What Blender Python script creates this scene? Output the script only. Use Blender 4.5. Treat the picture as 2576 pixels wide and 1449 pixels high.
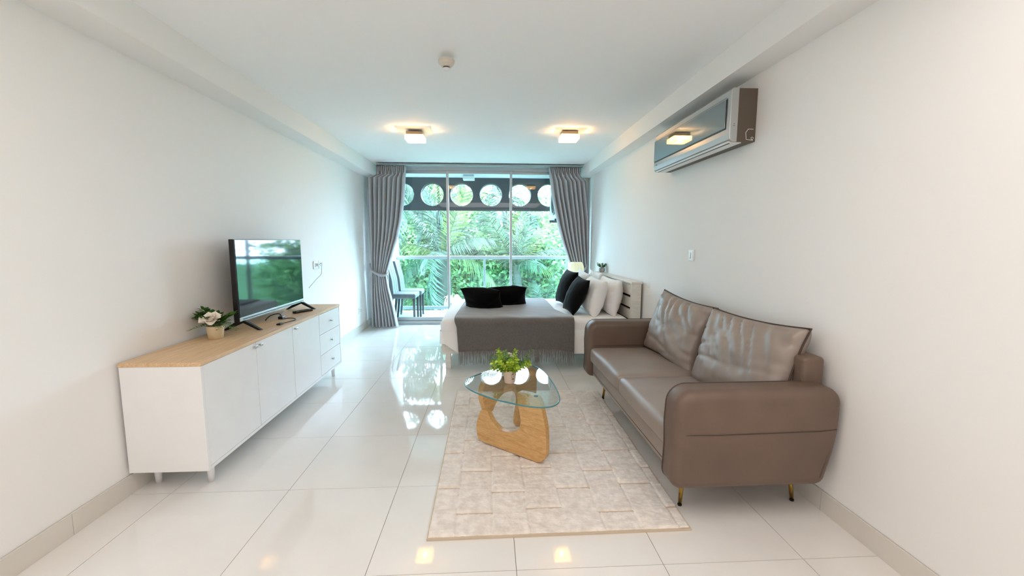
import bpy, bmesh, math, random
from math import pi, sin, cos, radians as RAD, hypot, atan2
from mathutils import Vector, Matrix, Euler, noise

# ------------------------------------------------------------------ scene, camera, world, light
S = bpy.context.scene
for o in list(bpy.data.objects): bpy.data.objects.remove(o)
COL = S.collection
random.seed(7)

yaw, pit, rol = 0.0533923, -0.1123509, 0.0021795
fw = Vector((sin(yaw)*cos(pit), cos(yaw)*cos(pit), sin(pit)))
r0 = Vector((cos(yaw), -sin(yaw), 0)); u0 = r0.cross(fw)
rr = r0*cos(rol)+u0*sin(rol); uu = u0*cos(rol)-r0*sin(rol)
cam = bpy.data.objects.new('camera', bpy.data.cameras.new('camera')); COL.objects.link(cam)
M = Matrix.Identity(4)
for i in range(3):
    M[i][0] = rr[i]; M[i][1] = uu[i]; M[i][2] = -fw[i]
M[2][3] = 1.31
cam.matrix_world = M
cam.data.sensor_width = 36; cam.data.lens = 1050/2576*36
cam.data.clip_start = .05; cam.data.clip_end = 300
S.camera = cam

SKY = 26.0
w = bpy.data.worlds.new('sky'); S.world = w; w.use_nodes = True
bg = w.node_tree.nodes['Background']
bg.inputs[0].default_value = (.57, .755, .97, 1); bg.inputs[1].default_value = SKY

def lamp(name, kind, loc, rot, energy, color, **k):
    d = bpy.data.lights.new(name, kind); d.energy = energy; d.color = color
    for a, b in k.items(): setattr(d, a, b)
    o = bpy.data.objects.new(name, d); COL.objects.link(o); o.location = loc; o.rotation_euler = rot
    return o
lamp('sun', 'SUN', (0, 0, 20), (RAD(48), 0, RAD(-20)), 4.0, (1, .95, .82), angle=RAD(1))
# daylight reaching the room through the sliding doors, sampled in the opening
lamp('window_portal', 'AREA', (-.16, 6.75, 1.25), (RAD(-90), 0, 0), 1, (1, 1, 1), shape='RECTANGLE', size=3.1, size_y=2.35).data.cycles.is_portal = True
# added unseen fill panels for the warm room light, overhead and behind the camera
lamp('warm_fill_light', 'AREA', (.0, .45, 2.37), (0, 0, 0), 22, (1, .90, .835), shape='RECTANGLE', size=3.0, size_y=1.6)
lamp('warm_fill_light', 'AREA', (.0, -1.35, 1.5), (RAD(90), 0, 0), 6, (1, .93, .88), shape='RECTANGLE', size=2.8, size_y=1.8)

S.view_settings.view_transform = 'Standard'; S.view_settings.look = 'None'
S.view_settings.gamma = 1; S.view_settings.use_curve_mapping = False
S.view_settings.exposure = 0.70
S.cycles.use_denoising = True
S.cycles.max_bounces = 12; S.cycles.diffuse_bounces = 7; S.cycles.glossy_bounces = 5
S.cycles.transparent_max_bounces = 16; S.cycles.transmission_bounces = 8
S.cycles.sample_clamp_indirect = 8.0
S.cycles.caustics_reflective = False; S.cycles.caustics_refractive = False

# ------------------------------------------------------------------ materials
def nd(nt, t, **k):
    n = nt.nodes.new(t)
    for a, b in k.items():
        if a in n.inputs: n.inputs[a].default_value = b
        else: setattr(n, a, b)
    return n
def rgb(h):
    h = h.lstrip('#'); v = [int(h[i:i+2], 16)/255 for i in (0, 2, 4)]
    return tuple(c/12.92 if c <= .04045 else ((c+.055)/1.055)**2.4 for c in v)+(1,)
def mat(name, col, rough=.5, metal=0, bump=0, bscale=200, var=0, vscale=8, spec=.5, coat=0, sheen=0, trans=0, emit=None, estr=0, stretch=None, vcol=None, detail=4):
    m = bpy.data.materials.new(name); m.use_nodes = True; nt = m.node_tree; L = nt.links
    b = nt.nodes['Principled BSDF']
    if isinstance(col, str): col = rgb(col)
    if len(col) == 3: col = tuple(col)+(1,)
    b.inputs['Base Color'].default_value = col; b.inputs['Roughness'].default_value = rough
    b.inputs['Metallic'].default_value = metal; b.inputs['Specular IOR Level'].default_value = spec
    b.inputs['Coat Weight'].default_value = coat; b.inputs['Coat Roughness'].default_value = .05
    b.inputs['Sheen Weight'].default_value = sheen
    if emit: b.inputs['Emission Color'].default_value = rgb(emit) if isinstance(emit, str) else emit; b.inputs['Emission Strength'].default_value = estr
    if var or bump:
        tc = nd(nt, 'ShaderNodeTexCoord'); mp = nd(nt, 'ShaderNodeMapping')
        L.new(tc.outputs['Object'], mp.inputs[0])
        if stretch: mp.inputs['Scale'].default_value = stretch
    if var:
        n = nd(nt, 'ShaderNodeTexNoise', Scale=vscale, Detail=detail); L.new(mp.outputs[0], n.inputs['Vector'])
        mx = nd(nt, 'ShaderNodeMix', data_type='RGBA')
        c2 = rgb(vcol) if isinstance(vcol, str) else tuple(c*(1-var) for c in col[:3])+(1,)
        rp = nd(nt, 'ShaderNodeMapRange'); rp.inputs[1].default_value = .35; rp.inputs[2].default_value = .65
        L.new(n.outputs[0], rp.inputs[0]); L.new(rp.outputs[0], mx.inputs[0])
        mx.inputs[6].default_value = col; mx.inputs[7].default_value = c2
        L.new(mx.outputs[2], b.inputs['Base Color'])
    if bump:
        n = nd(nt, 'ShaderNodeTexNoise', Scale=bscale, Detail=3); L.new(mp.outputs[0], n.inputs['Vector'])
        bp = nd(nt, 'ShaderNodeBump', Strength=bump, Distance=.002); L.new(n.outputs[0], bp.inputs['Height']); L.new(bp.outputs[0], b.inputs['Normal'])
    return m
def glass(name, tint, ior=1.5, rough=0.0):
    m = bpy.data.materials.new(name); m.use_nodes = True; nt = m.node_tree; nt.nodes.clear(); L = nt.links
    o = nd(nt, 'ShaderNodeOutputMaterial'); t = nd(nt, 'ShaderNodeBsdfTransparent'); t.inputs[0].default_value = tint
    g = nd(nt, 'ShaderNodeBsdfGlossy', Roughness=rough); x = nd(nt, 'ShaderNodeMixShader')
    lw = nd(nt, 'ShaderNodeLayerWeight', Blend=.5); pw = nd(nt, 'ShaderNodeMath', operation='POWER'); pw.inputs[1].default_value = 5
    f0 = ((ior-1)/(ior+1))**2; f = nd(nt, 'ShaderNodeMath', operation='MULTIPLY_ADD'); f.inputs[1].default_value = 1-f0; f.inputs[2].default_value = f0
    L.new(lw.outputs['Facing'], pw.inputs[0]); L.new(pw.outputs[0], f.inputs[0])
    L.new(f.outputs[0], x.inputs[0]); L.new(t.outputs[0], x.inputs[1]); L.new(g.outputs[0], x.inputs[2]); L.new(x.outputs[0], o.inputs[0])
    return m
def leafmat(name, c1, c2, scale=1.5, trans=.5):
    m = bpy.data.materials.new(name); m.use_nodes = True; nt = m.node_tree; nt.nodes.clear(); L = nt.links
    o = nd(nt, 'ShaderNodeOutputMaterial'); d = nd(nt, 'ShaderNodeBsdfPrincipled', Roughness=.55); t = nd(nt, 'ShaderNodeBsdfTranslucent')
    d.inputs['Specular IOR Level'].default_value = .3
    x = nd(nt, 'ShaderNodeMixShader'); x.inputs[0].default_value = trans
    g = nd(nt, 'ShaderNodeNewGeometry'); n = nd(nt, 'ShaderNodeTexNoise', Scale=scale, Detail=3)
    L.new(g.outputs['Position'], n.inputs['Vector'])
    a = nd(nt, 'ShaderNodeMath', operation='ADD'); mr = nd(nt, 'ShaderNodeMapRange'); mr.inputs[1].default_value = .55; mr.inputs[2].default_value = 1.35
    L.new(n.outputs[0], a.inputs[0]); L.new(g.outputs['Random Per Island'], a.inputs[1]); L.new(a.outputs[0], mr.inputs[0])
    mx = nd(nt, 'ShaderNodeMix', data_type='RGBA'); mx.inputs[6].default_value = rgb(c1); mx.inputs[7].default_value = rgb(c2)
    L.new(mr.outputs[0], mx.inputs[0]); L.new(mx.outputs[2], d.inputs['Base Color']); L.new(mx.outputs[2], t.inputs[0])
    L.new(d.outputs[0], x.inputs[1]); L.new(t.outputs[0], x.inputs[2]); L.new(x.outputs[0], o.inputs[0])
    return m
def wood(name, c1, c2, stretch, rough=.45, scale=6, rings=3.0):
    m = bpy.data.materials.new(name); m.use_nodes = True; nt = m.node_tree; L = nt.links; b = nt.nodes['Principled BSDF']
    b.inputs['Roughness'].default_value = rough
    tc = nd(nt, 'ShaderNodeTexCoord'); mp = nd(nt, 'ShaderNodeMapping'); mp.inputs['Scale'].default_value = stretch; L.new(tc.outputs['Object'], mp.inputs[0])
    n = nd(nt, 'ShaderNodeTexNoise', Scale=scale, Detail=6, Roughness=.65, Distortion=rings); L.new(mp.outputs[0], n.inputs['Vector'])
    n2 = nd(nt, 'ShaderNodeTexNoise', Scale=scale*9, Detail=3); L.new(mp.outputs[0], n2.inputs['Vector'])
    ad = nd(nt, 'ShaderNodeMath', operation='MULTIPLY_ADD'); L.new(n2.outputs[0], ad.inputs[0]); ad.inputs[1].default_value = .45; L.new(n.outputs[0], ad.inputs[2])
    rp = nd(nt, 'ShaderNodeMapRange'); rp.inputs[1].default_value = .5; rp.inputs[2].default_value = .95; L.new(ad.outputs[0], rp.inputs[0])
    mx = nd(nt, 'ShaderNodeMix', data_type='RGBA'); mx.inputs[6].default_value = rgb(c1); mx.inputs[7].default_value = rgb(c2)
    L.new(rp.outputs[0], mx.inputs[0]); L.new(mx.outputs[2], b.inputs['Base Color'])
    return m

m_wall = mat('wall_paint', (.85, .84, .825), .75, bump=.06, bscale=260)
m_ceil = mat('ceiling_paint', (.92, .92, .92), .8)
m_grout = mat('grout', '#8d8a85', .8)
m_tile = mat('polished_tile', (.80, .775, .745), .04, spec=.55, var=.05, vscale=3)
m_skirt = mat('skirting_tile', (.70, .665, .61), .18, var=.06, vscale=4)
m_alu = mat('aluminium', '#b7bcc0', .35, .55)
m_track = mat('curtain_track_metal', '#9aa2a6', .4, .4)
m_pane = glass('window_glass', (.965, .99, .99, 1), 1.45)
m_railglass = glass('railing_glass', (.80, .97, .91, 1), 1.5)
m_tabglass = glass('table_glass', (.94, .985, .98, 1), 1.6)
m_glassedge = mat('glass_edge', '#3f7f86', .1, trans=0)
m_white = mat('white_lacquer', (.84, .845, .85), .35, var=.02)
m_oak = wood('light_oak', '#e6c8a2', '#c29a6e', (16, .8, 16), .45, 5, .6)
m_tablewood = wood('table_oak', '#dcb27a', '#b78950', (.9, 6, 6), .4, 5, 2.0)
m_gap = mat('shadow_gap', '#3f4042', .8)
m_black = mat('black_plastic', '#0b0b0d', .3)
m_screen = mat('screen_glass', '#0a1216', .05, spec=.5)
m_silver = mat('silver_plastic', '#b9bcbd', .25, .5)
m_socket = mat('socket_plastic', '#e9ebea', .35)
m_dark = mat('dark_hole', '#3c3f42', .6)
m_cable = mat('grey_cable', '#8f979b', .5)
m_leather = mat('taupe_leather', '#6a574b', .45, bump=.25, bscale=420, var=.14, vscale=5, spec=.5)
m_leather_lit = mat('taupe_leather_lit', '#93857c', .40, bump=.15, bscale=420, var=.10, vscale=6, spec=.9)  # arm leather lightened: light falling on seat and cushions put into the colour
m_piping = mat('dark_piping', '#43352d', .5)
m_gold = mat('brass', '#c9a24e', .22, 1)
m_rubber = mat('rubber_foot', '#151414', .6)
m_rug = mat('rug_pile', '#ece4dc', .95, bump=.8, bscale=160, var=.16, vscale=26, sheen=.4, vcol='#d8cec5')
m_rugedge = mat('rug_binding', '#c6b69f', .9)
m_bedwood = wood('whitewashed_wood', '#ece9e2', '#d8d2c7', (.6, 5, 5), .5, 5, 1.0)
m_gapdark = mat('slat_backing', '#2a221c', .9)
m_sheet = mat('white_cotton', (.91, .89, .87), .85, bump=.15, bscale=90, sheen=.2)
m_pillow = mat('white_pillow_cotton', (.90, .88, .87), .85, bump=.12, bscale=120, sheen=.2)
m_velvet = mat('black_velvet', '#020203', .85, bump=.3, bscale=150, sheen=.02, spec=.15)
m_throw = mat('grey_throw', '#6a6360', .95, bump=.9, bscale=300, var=.2, vscale=60, sheen=.8)
m_curtain = mat('grey_curtain', '#b0afb4', .7, bump=.2, bscale=300, sheen=.3)
m_pot = mat('cream_pot', '#d9c7a4', .45, var=.1, vscale=14)
m_potwhite = mat('blush_pot', '#d8c3b2', .45)
m_potgrey = mat('grey_pot', '#a9a49c', .6)
m_print = mat('pot_print', '#5d5750', .7)
m_soil = mat('soil', '#2a2119', .9)
m_rose = mat('rose_petal', '#f0e8dc', .6, sheen=.2)
m_leafdk = leafmat('dark_leaf', '#1f4413', '#4d7a26', 20, .3)
m_leafft = leafmat('feather_leaf', '#55803a', '#86a862', 20, .3)
m_leaflm = leafmat('lime_leaf', '#7da024', '#c6dc55', 25, .35)
m_leafsm = leafmat('small_leaf', '#27502a', '#5d8a55', 25, .3)
m_shade = mat('cream_shade', '#efeccb', .6, emit='#f3efc8', estr=.18)
m_lampmetal = mat('lamp_metal', '#8f8577', .35, .6)
def litglass(name, col, st, tr):
    m = bpy.data.materials.new(name); m.use_nodes = True; nt = m.node_tree; nt.nodes.clear(); L = nt.links
    o = nd(nt, 'ShaderNodeOutputMaterial'); t = nd(nt, 'ShaderNodeBsdfTransparent'); t.inputs[0].default_value = (1, .86, .62, 1)
    e = nd(nt, 'ShaderNodeEmission', Strength=st); e.inputs[0].default_value = col
    tl = nd(nt, 'ShaderNodeBsdfTranslucent'); tl.inputs[0].default_value = (1, .8, .5, 1); x = nd(nt, 'ShaderNodeMixShader'); x.inputs[0].default_value = tr
    a = nd(nt, 'ShaderNodeAddShader'); L.new(tl.outputs[0], x.inputs[1]); L.new(t.outputs[0], x.inputs[2]); L.new(x.outputs[0], a.inputs[0]); L.new(e.outputs[0], a.inputs[1]); L.new(a.outputs[0], o.inputs[0])
    return m
m_lampglass = litglass('lit_lamp_glass', (1, .70, .34, 1), .85, .35)
m_lamprim = litglass('lit_lamp_rim', (1, .78, .44, 1), .8, .45)
m_lampbulb = mat('lit_bulb', '#fff2cc', .3, emit=(1, .82, .5, 1), estr=9)
m_detector = mat('detector_plastic', '#d8cfc0', .5)
m_chair = mat('grey_chair_cover', '#667074', .6, bump=.1)
m_chairdk = mat('grey_chair_leg', '#454b4e', .5)
m_balc = mat('balcony_paint', (.80, .84, .85), .8)
m_balctile = mat('balcony_tile', (.40, .45, .47), .35, var=.06, vscale=4)
m_header = mat('header_backlit_shade', '#3c4349', .6, var=.2, vscale=3)  # backlit shade of the panel's inner face put into its dark colour
m_rail = mat('railing_metal', '#b3bec2', .4, .2)
m_acpanel = mat('ac_mirror_panel', '#8d979b', .03, .85)
m_acside = mat('ac_side', '#5f5347', .5)
m_condenser = mat('condenser_paint', '#b9c2c0', .5)
m_trunk = mat('palm_trunk', '#1f251f', .9, bump=.9, bscale=20, var=.3, vscale=10)
m_frond = leafmat('palm_frond', '#16241d', '#3a5140', 1.2, .4)
m_frondb = leafmat('bluish_frond', '#24362f', '#4a6458', 1.2, .35)
m_frondy = leafmat('yellow_frond', '#283a20', '#54683a', 1.2, .45)
m_tree = leafmat('tree_leaf', '#28452c', '#668656', .9, .4)
m_tree2 = leafmat('pale_tree_leaf', '#375a3e', '#789a66', .9, .4)
m_ground = mat('grass_ground', '#2f5a2c', .95, var=.4, vscale=2)
m_stalk = mat('pale_flower_stalk', '#c9c98a', .7)

# ------------------------------------------------------------------ mesh helpers
def obj(name, bm, m, parent=None, smooth=False, loc=None, rot=None, kind=None):
    me = bpy.data.meshes.new(name); bm.to_mesh(me); bm.free()
    if isinstance(m, (list, tuple)):
        for k in m: me.materials.append(k)
    else: me.materials.append(m)
    if smooth:
        me.polygons.foreach_set('use_smooth', [True]*len(me.polygons))
    o = bpy.data.objects.new(name, me); COL.objects.link(o)
    if parent is not None: o.parent = parent
    if loc is not None: o.location = loc
    if rot is not None: o.rotation_euler = rot
    if kind: o['kind'] = kind
    return o
def thing(name, label, cat, loc=(0, 0, 0), rot=(0, 0, 0), group=None):
    o = bpy.data.objects.new(name, None); COL.objects.link(o); o.location = loc; o.rotation_euler = rot
    o.empty_display_size = .05
    return tag(o, label, cat, group)
def tag(o, label, cat=None, group=None):
    o['label'] = label
    if cat: o['category'] = cat
    if group: o['group'] = group
    return o
def struct(name, bm, m, label=None, parent=None, smooth=False):
    o = obj(name, bm, m, parent, smooth); o['kind'] = 'structure'
    if label: o['label'] = label
    return o
def dup(root, loc, rot, label=None, group=None):
    r = root.copy(); COL.objects.link(r); r.location = loc; r.rotation_euler = rot
    if label: r['label'] = label
    if group: r['group'] = group
    for ch in list(root.children):
        c = ch.copy(); COL.objects.link(c); c.parent = r
        for g in list(ch.children):
            d = g.copy(); COL.objects.link(d); d.parent = c
    return r
def B(): return bmesh.new()
def box(bm, lo, hi, bev=0, seg=2, mi=0):
    t = bmesh.new(); bmesh.ops.create_cube(t, size=1)
    s = [hi[i]-lo[i] for i in range(3)]; c = [(hi[i]+lo[i])/2 for i in range(3)]
    for v in t.verts: v.co = Vector((v.co[i]*s[i]+c[i] for i in range(3)))
    if bev: bmesh.ops.bevel(t, geom=t.edges[:], offset=bev, segments=seg, affect='EDGES', profile=.5)
    return add(bm, t, mi)
def add(bm, t, mi=0, mx=None):
    if mx is not None: t.transform(mx)
    vs = [bm.verts.new(v.co) for v in t.verts]
    t.verts.index_update()
    for f in t.faces:
        try:
            nf = bm.faces.new([vs[v.index] for v in f.verts]); nf.material_index = mi; nf.smooth = f.smooth
        except ValueError: pass
    t.free(); return bm
def hexa(bm, p):      # eight corners: bottom a b c d, top a b c d
    v = [bm.verts.new(q) for q in p]
    for f in ((3, 2, 1, 0), (4, 5, 6, 7), (0, 1, 5, 4), (1, 2, 6, 5), (2, 3, 7, 6), (3, 0, 4, 7)): bm.faces.new([v[i] for i in f])
    return bm
def lathe(bm, prof, n=32, c=(0, 0, 0), lobes=0, lamp_=0):
    rings = []
    for r, z in prof:
        ring = []
        for i in range(n):
            a = 2*pi*i/n; q = r*(1+lamp_*(abs(sin(lobes*a/2))-.5)) if lobes else r
            ring.append(bm.verts.new((c[0]+q*cos(a), c[1]+q*sin(a), c[2]+z)))
        rings.append(ring)
    for a, b in zip(rings, rings[1:]):
        for i in range(n): bm.faces.new((a[i], a[(i+1) % n], b[(i+1) % n], b[i]))
    bm.faces.new(rings[0][::-1]); bm.faces.new(rings[-1]); return bm
def tube(bm, pts, r, n=8, closed=False, cap=True):
    pts = [Vector(p) for p in pts]; N = len(pts); rings = []; up = None
    for i, p in enumerate(pts):
        t = (pts[(i+1) % N]-pts[i-1]) if closed else (pts[min(i+1, N-1)]-pts[max(i-1, 0)])
        t.normalize()
        if up is None:
            up = Vector((0, 0, 1)) if abs(t.z) < .9 else Vector((1, 0, 0))
        a = t.cross(up)
        if a.length < 1e-6: a = t.cross(Vector((0, 1, 0)))
        a.normalize(); b = a.cross(t); up = b
        q = r[i] if isinstance(r, (list, tuple)) else r
        rings.append([bm.verts.new(p+a*q*cos(2*pi*k/n)+b*q*sin(2*pi*k/n)) for k in range(n)])
    pr = list(zip(rings, rings[1:]))+([(rings[-1], rings[0])] if closed else [])
    for A, C in pr:
        for k in range(n): bm.faces.new((A[k], A[(k+1) % n], C[(k+1) % n], C[k]))
    if cap and not closed: bm.faces.new(rings[0][::-1]); bm.faces.new(rings[-1])
    return bm
def spline(pts, n=12):
    P = [Vector(p) for p in pts]; out = []
    for i in range(len(P)-1):
        p0 = P[max(i-1, 0)]; p1 = P[i]; p2 = P[i+1]; p3 = P[min(i+2, len(P)-1)]
        for k in range(n):
            t = k/n; out.append(.5*((2*p1)+(p2-p0)*t+(2*p0-5*p1+4*p2-p3)*t*t+(3*p1-p0-3*p2+p3)*t**3))
    return out+[P[-1]]
def cspline(pts, n=8):
    P = [Vector(p) for p in pts]; N = len(P); out = []
    for i in range(N):
        p0, p1, p2, p3 = P[i-1], P[i], P[(i+1) % N], P[(i+2) % N]
        for k in range(n):
            t = k/n; out.append(.5*((2*p1)+(p2-p0)*t+(2*p0-5*p1+4*p2-p3)*t*t+(3*p1-p0-3*p2+p3)*t**3))
    return out
def prism(bm, poly, y0, y1, ax='y', bev=0, seg=2):
    t = bmesh.new()
    f = (lambda a, b, d: (a, d, b)) if ax == 'y' else (lambda a, b, d: (a, b, d)) if ax == 'z' else (lambda a, b, d: (d, a, b))
    v0 = [t.verts.new(f(p[0], p[1], y0)) for p in poly]; v1 = [t.verts.new(f(p[0], p[1], y1)) for p in poly]; n = len(poly)
    f0 = t.faces.new(v0); f1 = t.faces.new(v1[::-1])
    for i in range(n): t.faces.new((v0[i], v1[i], v1[(i+1) % n], v0[(i+1) % n]))
    bmesh.ops.recalc_face_normals(t, faces=t.faces[:])
    if bev:
        es = [e for e in t.edges if f0 in e.link_faces or f1 in e.link_faces]
        bmesh.ops.bevel(t, geom=es, offset=bev, segments=seg, affect='EDGES', profile=.5)
    return add(bm, t)
def surf(bm, fn, nu, nv, wrap=False, mi=0):
    g = [[bm.verts.new(fn(i/nu, j/nv)) for i in range(nu+1)] for j in range(nv+1)]
    for j in range(nv):
        for i in range(nu):
            f = bm.faces.new((g[j][i], g[j][i+1], g[j+1][i+1], g[j+1][i])); f.smooth = True; f.material_index = mi
    return g
def rgrid(lo, hi, r, cuts):
    t_ = bmesh.new(); bmesh.ops.create_cube(t_, size=2); bmesh.ops.subdivide_edges(t_, edges=t_.edges[:], cuts=cuts, use_grid_fill=True)
    for v in t_.verts:
        p = []; c = []
        for i in range(3):
            a = v.co[i]; a = math.copysign(1-(1-abs(a))**1.6, a)      # finer towards the edges
            x = lo[i]+(hi[i]-lo[i])*(a+1)/2; p.append(x); c.append(min(max(x, lo[i]+r), hi[i]-r))
        d = Vector(p)-Vector(c)
        if d.length > 1e-9: v.co = Vector(c)+d.normalized()*min(r, max(abs(q) for q in d))
        else: v.co = Vector(p)
    return t_
def nz(x, y, z, s=1.0): return noise.noise(Vector((x*s, y*s, z*s)))
def pillow(w_, h_, t_, k=.09, n=26, seed=0, wr=.012, pw=.5, radial=0, rtop=0):
    bm = bmesh.new()
    def pt(u, v, sgn):
        x = w_/2*u*(1-k*(1-v*v)*abs(u)**1.5); z = h_/2*v*(1-k*(1-u*u)*abs(v)**1.5)
        d = max(0, (1-u*u))**pw*max(0, (1-v*v))**pw
        y = sgn*t_/2*d
        e = min(1, d*2.2)
        y += sgn*e*wr*(nz(x*9+seed, z*9, seed*3.1+sgn)+.5*nz(x*22, z*22+seed, sgn*5))
        if radial:   # slack creases running down from the top seam
            a_ = x*.86+z*.5+.05*nz(x*4, z*4, seed); b_ = z*.86-x*.5
            q = max(0, min(1, v*.7+.55))*max(0, 1-abs(u)**3)
            rg = 1-min(1, abs(nz(a_*11+seed, b_*2.6, seed*2))*3.2)
            y -= sgn*e*radial*q*rg**1.5
            y -= sgn*e*radial*.5*(1-q)*(1-min(1, abs(nz(x*2.5+seed, z*12, seed*5))*3.4))**1.5
        return (x, y, z)
    for sgn in (1, -1):
        g = [[bm.verts.new(pt(2*i/n-1, 2*j/n-1, sgn)) for i in range(n+1)] for j in range(n+1)]
        for j in range(n):
            for i in range(n):
                q = (g[j][i], g[j][i+1], g[j+1][i+1], g[j+1][i])
                bm.faces.new(q if sgn < 0 else q[::-1])
    bmesh.ops.remove_doubles(bm, verts=bm.verts, dist=1e-5)
    return bm
def pillow_rim(w_, h_, k, n=20):
    pts = []
    for a in range(4):
        for i in range(n):
            q = 2*i/n-1
            u, v = [(q, -1), (1, q), (-q, 1), (-1, -q)][a]
            pts.append((w_/2*u*(1-k*(1-v*v)*abs(u)**1.5), 0, h_/2*v*(1-k*(1-u*u)*abs(v)**1.5)))
    return pts

# ------------------------------------------------------------------ room shell (walls very slightly out of square, as surveyed)
Y0, Y1 = -1.7, 6.6
def lerp(a, b, y): return a+(b-a)*(y-2.0)/4.55
XR = lambda y: lerp(1.622, 1.546, y)      # right wall
XL = lambda y: lerp(-1.87, -1.863, y)     # left wall
ZRB = lambda y: lerp(2.31, 2.282, y); XRB = lambda y: lerp(1.453, 1.413, y); ZRC = lambda y: lerp(2.474, 2.441, y)
ZLB = lambda y: lerp(2.256, 2.262, y); XLB = lambda y: lerp(-1.661, -1.703, y); ZLC = lambda y: lerp(2.412, 2.436, y)
def ceil_z(x, y): t = (x-XLB(y))/(XRB(y)-XLB(y)); return ZLC(y)+(ZRC(y)-ZLC(y))*t
T = .2
bm = B(); hexa(bm, [(XL(Y0)-T, Y0, -.1), (XL(Y0), Y0, -.1), (XL(Y1), Y1, -.1), (XL(Y1)-T, Y1, -.1), (XL(Y0)-T, Y0, 2.7), (XL(Y0), Y0, 2.7), (XL(Y1), Y1, 2.7), (XL(Y1)-T, Y1, 2.7)])
struct('wall_left', bm, m_wall)
bm = B(); hexa(bm, [(XR(Y0), Y0, -.1), (XR(Y0)+T, Y0, -.1), (XR(Y1)+T, Y1, -.1), (XR(Y1), Y1, -.1), (XR(Y0), Y0, 2.7), (XR(Y0)+T, Y0, 2.7), (XR(Y1)+T, Y1, 2.7), (XR(Y1), Y1, 2.7)])
struct('wall_right', bm, m_wall)
bm = B(); box(bm, (-2.1, Y0-T, -.1), (1.9, Y0, 2.7)); struct('wall_rear', bm, m_wall)
bm = B(); box(bm, (-2.1, 6.6, -.1), (-1.665, 6.72, 2.7)); struct('wall_window_left', bm, m_wall)
bm = B(); box(bm, (1.46, 6.6, -.1), (1.75, 6.72, 2.7)); struct('wall_window_right', bm, m_wall)
bm = B(); pts = []
for y in (Y0-.05, Y1+.12):
    pts.append([(XLB(y)-.3, y, ZLC(y)-.3*(ZRC(y)-ZLC(y))/(XRB(y)-XLB(y))), (XRB(y)+.3, y, ZRC(y)+.3*(ZRC(y)-ZLC(y))/(XRB(y)-XLB(y)))])
a, b = pts[0]; d, c = pts[1][0], pts[1][1]
hexa(bm, [a, b, c, d]+[(q[0], q[1], 2.72) for q in (a, b, c, d)]); struct('ceiling', bm, m_ceil)
def beam(name, xi, xo, zb, zc):
    bm = B(); P = []
    for zf in (zb, lambda y: zc(y)+.06):
        for y, first in ((Y0, 1), (Y1, 0)):
            q = [(xi(y), y, zf(y)), (xo(y), y, zf(y))]
            P += q if first else q[::-1]
    hexa(bm, P); bmesh.ops.recalc_face_normals(bm, faces=bm.faces[:]); return struct(name, bm, m_wall)
beam('trim_1', XLB, lambda y: XL(y)-.05, ZLB, ZLC)['label'] = 'boxed white ceiling beam along the left wall'
beam('trim_2', XRB, lambda y: XR(y)+.05, ZRB, ZRC)['label'] = 'boxed white ceiling beam along the right wall'

# floor: grout bed and 60 cm polished tiles
bm = B(); box(bm, (-2.05, Y0-.05, -.12), (1.85, 6.62, -.0025)); floor = struct('floor', bm, m_grout)
gx = [-1.855-.02]+[-1.662, -1.062, -.495, .102, .703, 1.295, 1.66]
gy = [-1.7]+[1.53+.6*k for k in range(-5, 0)]+[1.53+.6015*k for k in range(0, 9)]
gy = [y for y in gy if y < 6.55]+[6.6]
cache = {}
for i in range(len(gx)-1):
    for j in range(len(gy)-1):
        wx, wy = round(gx[i+1]-gx[i], 3), round(gy[j+1]-gy[j], 3)
        if (wx, wy) not in cache:
            bm = B(); box(bm, (.0013, .0013, -.008), (wx-.0013, wy-.0013, 0)); o = obj('floor_tile', bm, m_tile, floor); cache[(wx, wy)] = o.data
        else:
            o = bpy.data.objects.new('floor_tile', cache[(wx, wy)]); COL.objects.link(o); o.parent = floor
        o.location = (gx[i], gy[j], 0)
def skirting(name, X, sgn, label):
    root = None; ys = [Y0]+[1.53+.6015*k-.3 for k in range(-5, 9)]+[6.6]
    bm = B(); d = .004*sgn
    hexa(bm, [(X(Y0), Y0, 0), (X(Y0)+d, Y0, 0), (X(Y1)+d, Y1, 0), (X(Y1), Y1, 0), (X(Y0), Y0, .096), (X(Y0)+d, Y0, .096), (X(Y1)+d, Y1, .096), (X(Y1), Y1, .096)])
    bmesh.ops.recalc_face_normals(bm, faces=bm.faces[:]); root = struct(name, bm, m_grout, label)
    for a, b in zip(ys, ys[1:]):
        bm = B(); e = .011*sgn; a += .001; b -= .001
        hexa(bm, [(X(a)+d, a, .0005), (X(a)+e, a, .0005), (X(b)+e, b, .0005), (X(b)+d, b, .0005), (X(a)+d, a, .1), (X(a)+e, a, .1), (X(b)+e, b, .1), (X(b)+d, b, .1)])
        bmesh.ops.recalc_face_normals(bm, faces=bm.faces[:]); obj('skirting_tile', bm, m_skirt, root)
skirting('baseboard_left', XL, 1, 'beige tiled skirting along the left wall')
skirting('baseboard_right', XR, -1, 'beige tiled skirting along the right wall')

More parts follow.
